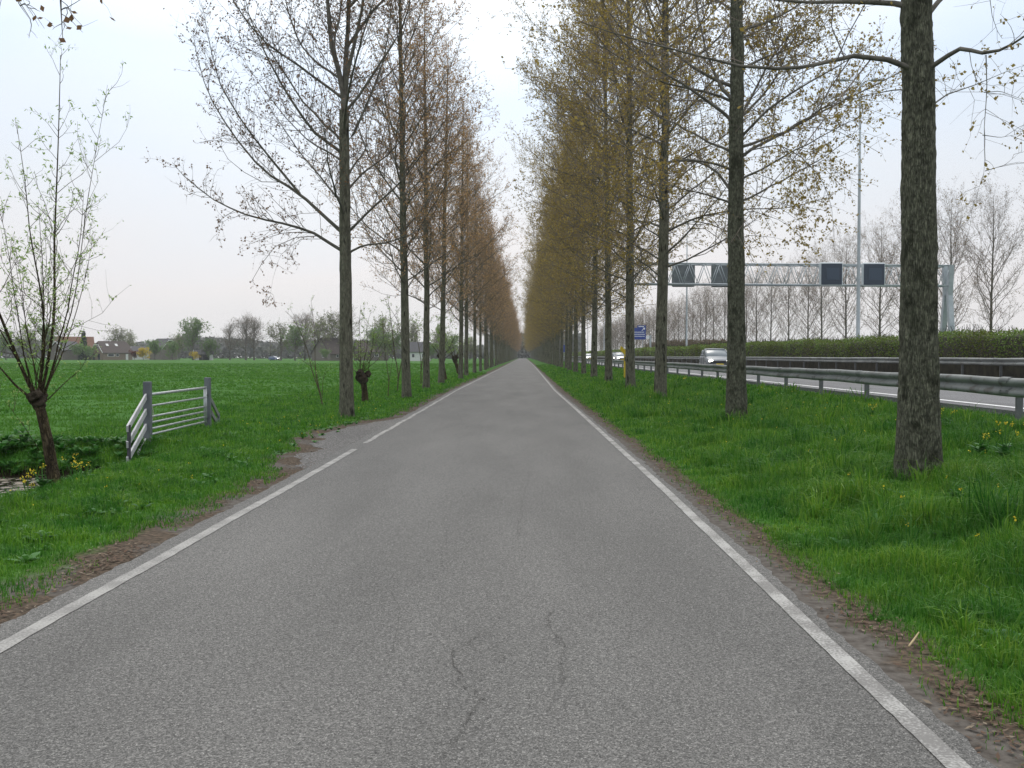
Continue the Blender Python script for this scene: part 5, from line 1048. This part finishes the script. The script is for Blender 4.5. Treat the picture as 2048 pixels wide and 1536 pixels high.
house('house', 'brown house almost hidden behind the first left trunk and green trees', 'house', 742, 330, 8, 10, 3.0, 6.5, math.radians(-70), M['brick2'], M['tiles'], 0, [('e', 1, 1.7, 1.4, 1.0)], [], trim=False)

def bush_tree(kind, seed, H, Rc, z0, leaf, n_leaf, leaf_s, wood=True):
    rg = np.random.default_rng(seed)
    zs = np.linspace(-.3, H * .75, 12); path = np.c_[np.cumsum(rg.normal(0, .06, 12)), np.cumsum(rg.normal(0, .06, 12)), zs]; tr = np.linspace(H * .022, H * .006, 12)
    trunk = trunk_mesh(path, tr, 9, rg)
    n1 = 26; Ls, Rs = [], []
    for i in range(n1):
        f = rg.uniform(0, 1); z = z0 + (H * .72 - z0) * f; a = i * 2.4 + rg.normal(0, .3); el = math.radians(rg.uniform(25, 75)); p0 = np.array([np.interp(z, zs, path[:, k]) for k in range(3)])
        L = min(Rc / math.cos(el + .15) if el < 1.1 else 99, (H - z) / max(math.sin(el), .3)) * rg.uniform(.7, 1.0)
        Ls.append(grow(p0[None], np.array([[math.cos(a) * math.cos(el), math.sin(a) * math.cos(el), math.sin(el)]]), np.array([L]), KL, .3, .35, rg)[0]); Rs.append(np.linspace(1, .2, KL) * H * .008)
    PL, RL = np.stack(Ls), np.stack(Rs)
    LL = np.linalg.norm(np.diff(PL, axis=1), axis=2).sum(1); idx = np.repeat(np.arange(n1), 22); t = rg.uniform(.2, 1, len(idx)); p, tg, rr = sample_on(PL, RL, idx, t)
    P2 = grow(p, tg * .5 + rand_dir(len(p), rg) * .8 + [0, 0, .3], rg.uniform(.5, 1.9, len(p)) * H / 10, 5, .3, .3, rg); R2 = np.full((len(p), 5), H * .0012)
    i3 = np.repeat(np.arange(len(p)), 3); p3, tg3, _ = sample_on(P2, R2, i3, rg.uniform(.3, 1, len(i3))); P3 = grow(p3, tg3 + rand_dir(len(i3), rg) * .8, rg.uniform(.3, .9, len(i3)) * H / 10, 3, .2, .2, rg); R3 = np.full((len(i3), 3), H * .0008)
    q = rg.integers(0, len(P3), n_leaf); c, _, _ = sample_on(P3, R3, q, rg.uniform(.2, 1, n_leaf)); lf = leaf_quads(c + rg.normal(0, .12, c.shape), leaf_s, rg, .8)
    tm = make_mesh('trunk', [(*trunk, 0, True)]); tm.materials.append(M['limb'])
    cm = make_mesh('crown', [(*tubes(PL, RL, 4), 0, True), (*tubes(P2, R2, 3), 0, False), (*tubes(P3, R3, 3), 0, False), (*lf, 1, False)]); cm.materials.append(M['far_twig']); cm.materials.append(leaf)
    return tm, cm
M['far_twig'] = pmat('far_tree_bark', (.22, .19, .155), (.13, .115, .095), 2, .9)
M['lf_green'] = leafmat('fresh_green_leaf', [(.10, .19, .05), (.16, .27, .07), (.12, .21, .06)], .3, objvar=.2)
M['lf_pale'] = leafmat('pale_spring_leaf', [(.17, .21, .09), (.25, .28, .12), (.16, .18, .09)], .3, objvar=.2)
M['lf_dark'] = leafmat('dark_conifer_needles', [(.018, .042, .018), (.03, .06, .024)], .1, objvar=.1)
M['lf_yel'] = leafmat('forsythia_blossom', [(.55, .38, .02), (.65, .48, .03), (.3, .28, .04)], .3, objvar=.1)
M['lf_red'] = leafmat('dull_red_leaf', [(.14, .05, .04), (.2, .08, .06)], .3, objvar=.1)
BT = {'green': [bush_tree('g', 801 + i, 12, 4.2, 2.5, M['lf_green'], 2600, .42) for i in range(2)], 'pale': [bush_tree('p', 811 + i, 11, 4.0, 1.5, M['lf_pale'], 1500, .34) for i in range(2)],
      'bare': [bush_tree('b', 821 + i, 13, 4.4, 3.0, M['leaf_bare'], 300, .2) for i in range(2)], 'shrub': [bush_tree('s', 831 + i, 5, 2.6, .3, M['lf_green'], 1700, .3) for i in range(2)],
      'yel': [bush_tree('y', 841, 3.0, 2.2, .2, M['lf_yel'], 1700, .26)], 'red': [bush_tree('e', 842, 2.6, 2.0, .2, M['lf_red'], 1300, .26)]}
def conifer(seed, H):
    rg = np.random.default_rng(seed); n = 2600; z = rg.uniform(0, 1, n) ** 1.3; r = (1 - z) * H * .2 * rg.uniform(.5, 1.1, n) ** .5; a = rg.uniform(0, 6.28, n)
    c = np.stack([r * np.cos(a), r * np.sin(a), .3 + z * (H - .3)], 1); tm = make_mesh('trunk', [(*tube([(0, 0, -.3), (0, 0, H * .9)], [.16, .03], 7), 0, True)]); tm.materials.append(M['limb'])
    cm = make_mesh('crown', [(*leaf_quads(c, .5, rg, .5, .4), 0, False)]); cm.materials.append(M['lf_dark']); return tm, cm
BT['con'] = [conifer(851, 8.5)]
bgl = [  # kind, px, top py, depth, label
    ('con', 168, 664, 345, 'dark conifer left of the brown brick farmhouse'), ('green', 12, 668, 330, 'bushy green tree at the far left behind the willow'), ('pale', 55, 660, 340, 'pale green tree behind the leaning willow shoots'), ('green', 95, 655, 350, 'tall yellow-green tree seen through the willow shoots'), ('shrub', 155, 690, 338, 'green shrub in front of the small grey gable house'), ('shrub', 178, 694, 335, 'low shrub against the farmhouse gable'),
    ('pale', 236, 658, 400, 'pale budding tree rising behind the farmhouse roof'), ('pale', 258, 668, 410, 'thin budding tree behind the right end of the farmhouse roof'), ('yel', 287, 699, 338, 'bright yellow forsythia shrub right of the farmhouse'), ('red', 268, 704, 338, 'dull red shrub beside the forsythia'), ('shrub', 308, 684, 352, 'grey-green shrub right of the forsythia'), ('shrub', 345, 686, 348, 'dark shrub before the grey-roofed house'),
    ('pale', 358, 670, 360, 'pale tree left of the round green tree'), ('green', 385, 645, 350, 'round-topped bright green tree standing above the far treeline'), ('yel', 390, 706, 344, 'small orange-yellow shrub under the round green tree'), ('shrub', 420, 682, 350, 'shrubby tree beside the dark shed'), ('bare', 460, 652, 352, 'bare tree left of the tallest bare pair'), ('bare', 492, 638, 350, 'tallest bare tree on the far side of the meadow'), ('bare', 508, 640, 354, 'bare tree leaning on the tallest one'),
    ('pale', 562, 650, 330, 'pale green tree at the left of the farm clump'), ('green', 590, 655, 322, 'green tree in the farm clump behind the forked sapling'), ('bare', 610, 632, 330, 'bare tree rising from the farm clump'), ('pale', 640, 645, 318, 'pale tree beside the dark barn'), ('pale', 668, 632, 322, 'budding tree above the dark barn'), ('shrub', 650, 700, 300, 'yellow-green shrub before the dark barn'), ('bare', 690, 628, 330, 'bare tree just behind the forked poplar trunk'),
    ('green', 752, 660, 310, 'green tree right of the small pollard willow'), ('pale', 770, 640, 318, 'pale tree left of the second poplar'), ('green', 790, 668, 312, 'green shrubby tree at the foot of the second poplar'), ('pale', 822, 650, 340, 'pale tree above the white cottage'), ('shrub', 862, 690, 290, 'green shrub right of the white cottage'), ('pale', 880, 660, 330, 'pale tree behind the fourth poplar of the left row'), ('green', 905, 672, 320, 'green tree seen between the fourth and fifth poplars'), ('pale', 940, 676, 330, 'pale tree seen between the far left trunks')]
for i, (k, px, pt, d, lab) in enumerate(bgl):
    v = BT[k][i % len(BT[k])]; H0 = {'con': 8.5, 'green': 12, 'pale': 11, 'bare': 13, 'shrub': 5, 'yel': 3.0, 'red': 2.6}[k]; x = PX(px, d); g = float(gz(x, d)); H = PZ(pt, d) - g
    nm = {'con': 'conifer', 'shrub': 'shrub', 'yel': 'flowering_shrub', 'red': 'shrub'}.get(k, 'tree'); s = H / (H0 * .97)
    put_tree(nm, v, (x, d, g), i * 1.7, s, lab, 'shrub' if 'shrub' in nm else 'tree', 'trees and shrubs across the meadow')
def far_wood():
    rg = np.random.default_rng(91); n = 34000; px = rg.uniform(-60, 985, n); d = rg.uniform(520, 600, n); x = (px - VPX) * d / FPX
    top = np.interp(px, [-60, 150, 260, 300, 380, 430, 560, 640, 800, 985], [678, 690, 690, 684, 676, 680, 686, 680, 690, 695]) + 5 * noise2(px, 0 * px, .05, 12) + 3 * noise2(px, 0 * px, .22, 13)
    H = (HZY - top) * d / FPX + 1.5; z = rg.uniform(0, 1, n) ** .6 * H
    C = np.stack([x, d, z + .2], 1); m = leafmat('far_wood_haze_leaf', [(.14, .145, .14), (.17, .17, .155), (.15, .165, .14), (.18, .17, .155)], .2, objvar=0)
    g = grow(C[:5000] - [0, 0, 1.5], rand_dir(5000, rg) * .4 + [0, 0, 1], rg.uniform(2, 4, 5000), 3, .2, .2, rg)
    stuff(obj('far_wood', [(*leaf_quads(C, 1.9, rg, .8), 0, False), (*tubes(g, np.full((5000, 3), .09), 3), 0, False)], m))
    n = 16000; C = np.stack([rg.uniform(-24, 40, n), rg.uniform(640, 700, n), rg.uniform(0, 1, n) ** 1.1 * 16], 1)
    stuff(obj('wood_at_road_end', [(*leaf_quads(C, 1.8, rg, .8), 0, False)], m))
far_wood()
def pole(px, pt, d, label, r=.12):
    x = PX(px, d); g = float(gz(x, d)); H = PZ(pt, d) - g
    tag(obj('utility_pole', [(*tube([(0, 0, -.3), (0, 0, H)], [r, r * .7], 8), 0, True), (*box(0, 0, H - .2, 1.0, .12, .12), 0, False)], M['limb'], None, (x, d, g)), label, 'pole', 'poles across the meadow')
pole(404, 680, 345, 'thin pole beside the dark shed'); pole(541, 680, 340, 'dark pole right of the tallest bare trees', .2)
M['bluecar'] = pmat('blue_car_paint', (.04, .08, .20), (.035, .07, .17), 2, .3, coat=.5)
c_ = car('parked_car', 'tiny dark blue vehicle parked by the pole across the meadow', (PX(549, 338), 338, float(gz(PX(549, 338), 338))), M['bluecar'], math.radians(60))

# ------------------------------------------------------------------ air
def haze():
    m = bpy.data.materials.new('hazy_air'); m.use_nodes = True; nt = m.node_tree; nt.nodes.clear()
    out = nt.nodes.new('ShaderNodeOutputMaterial'); pv = nt.nodes.new('ShaderNodeVolumePrincipled')
    pv.inputs['Color'].default_value = (.93, .95, 1, 1); pv.inputs['Density'].default_value = .0002; pv.inputs['Anisotropy'].default_value = .2
    nt.links.new(pv.outputs[0], out.inputs['Volume'])
    o = obj('haze', [(*box(-160, 365, 16, 660, 830, 36), 0, False)], m); stuff(o)
haze()
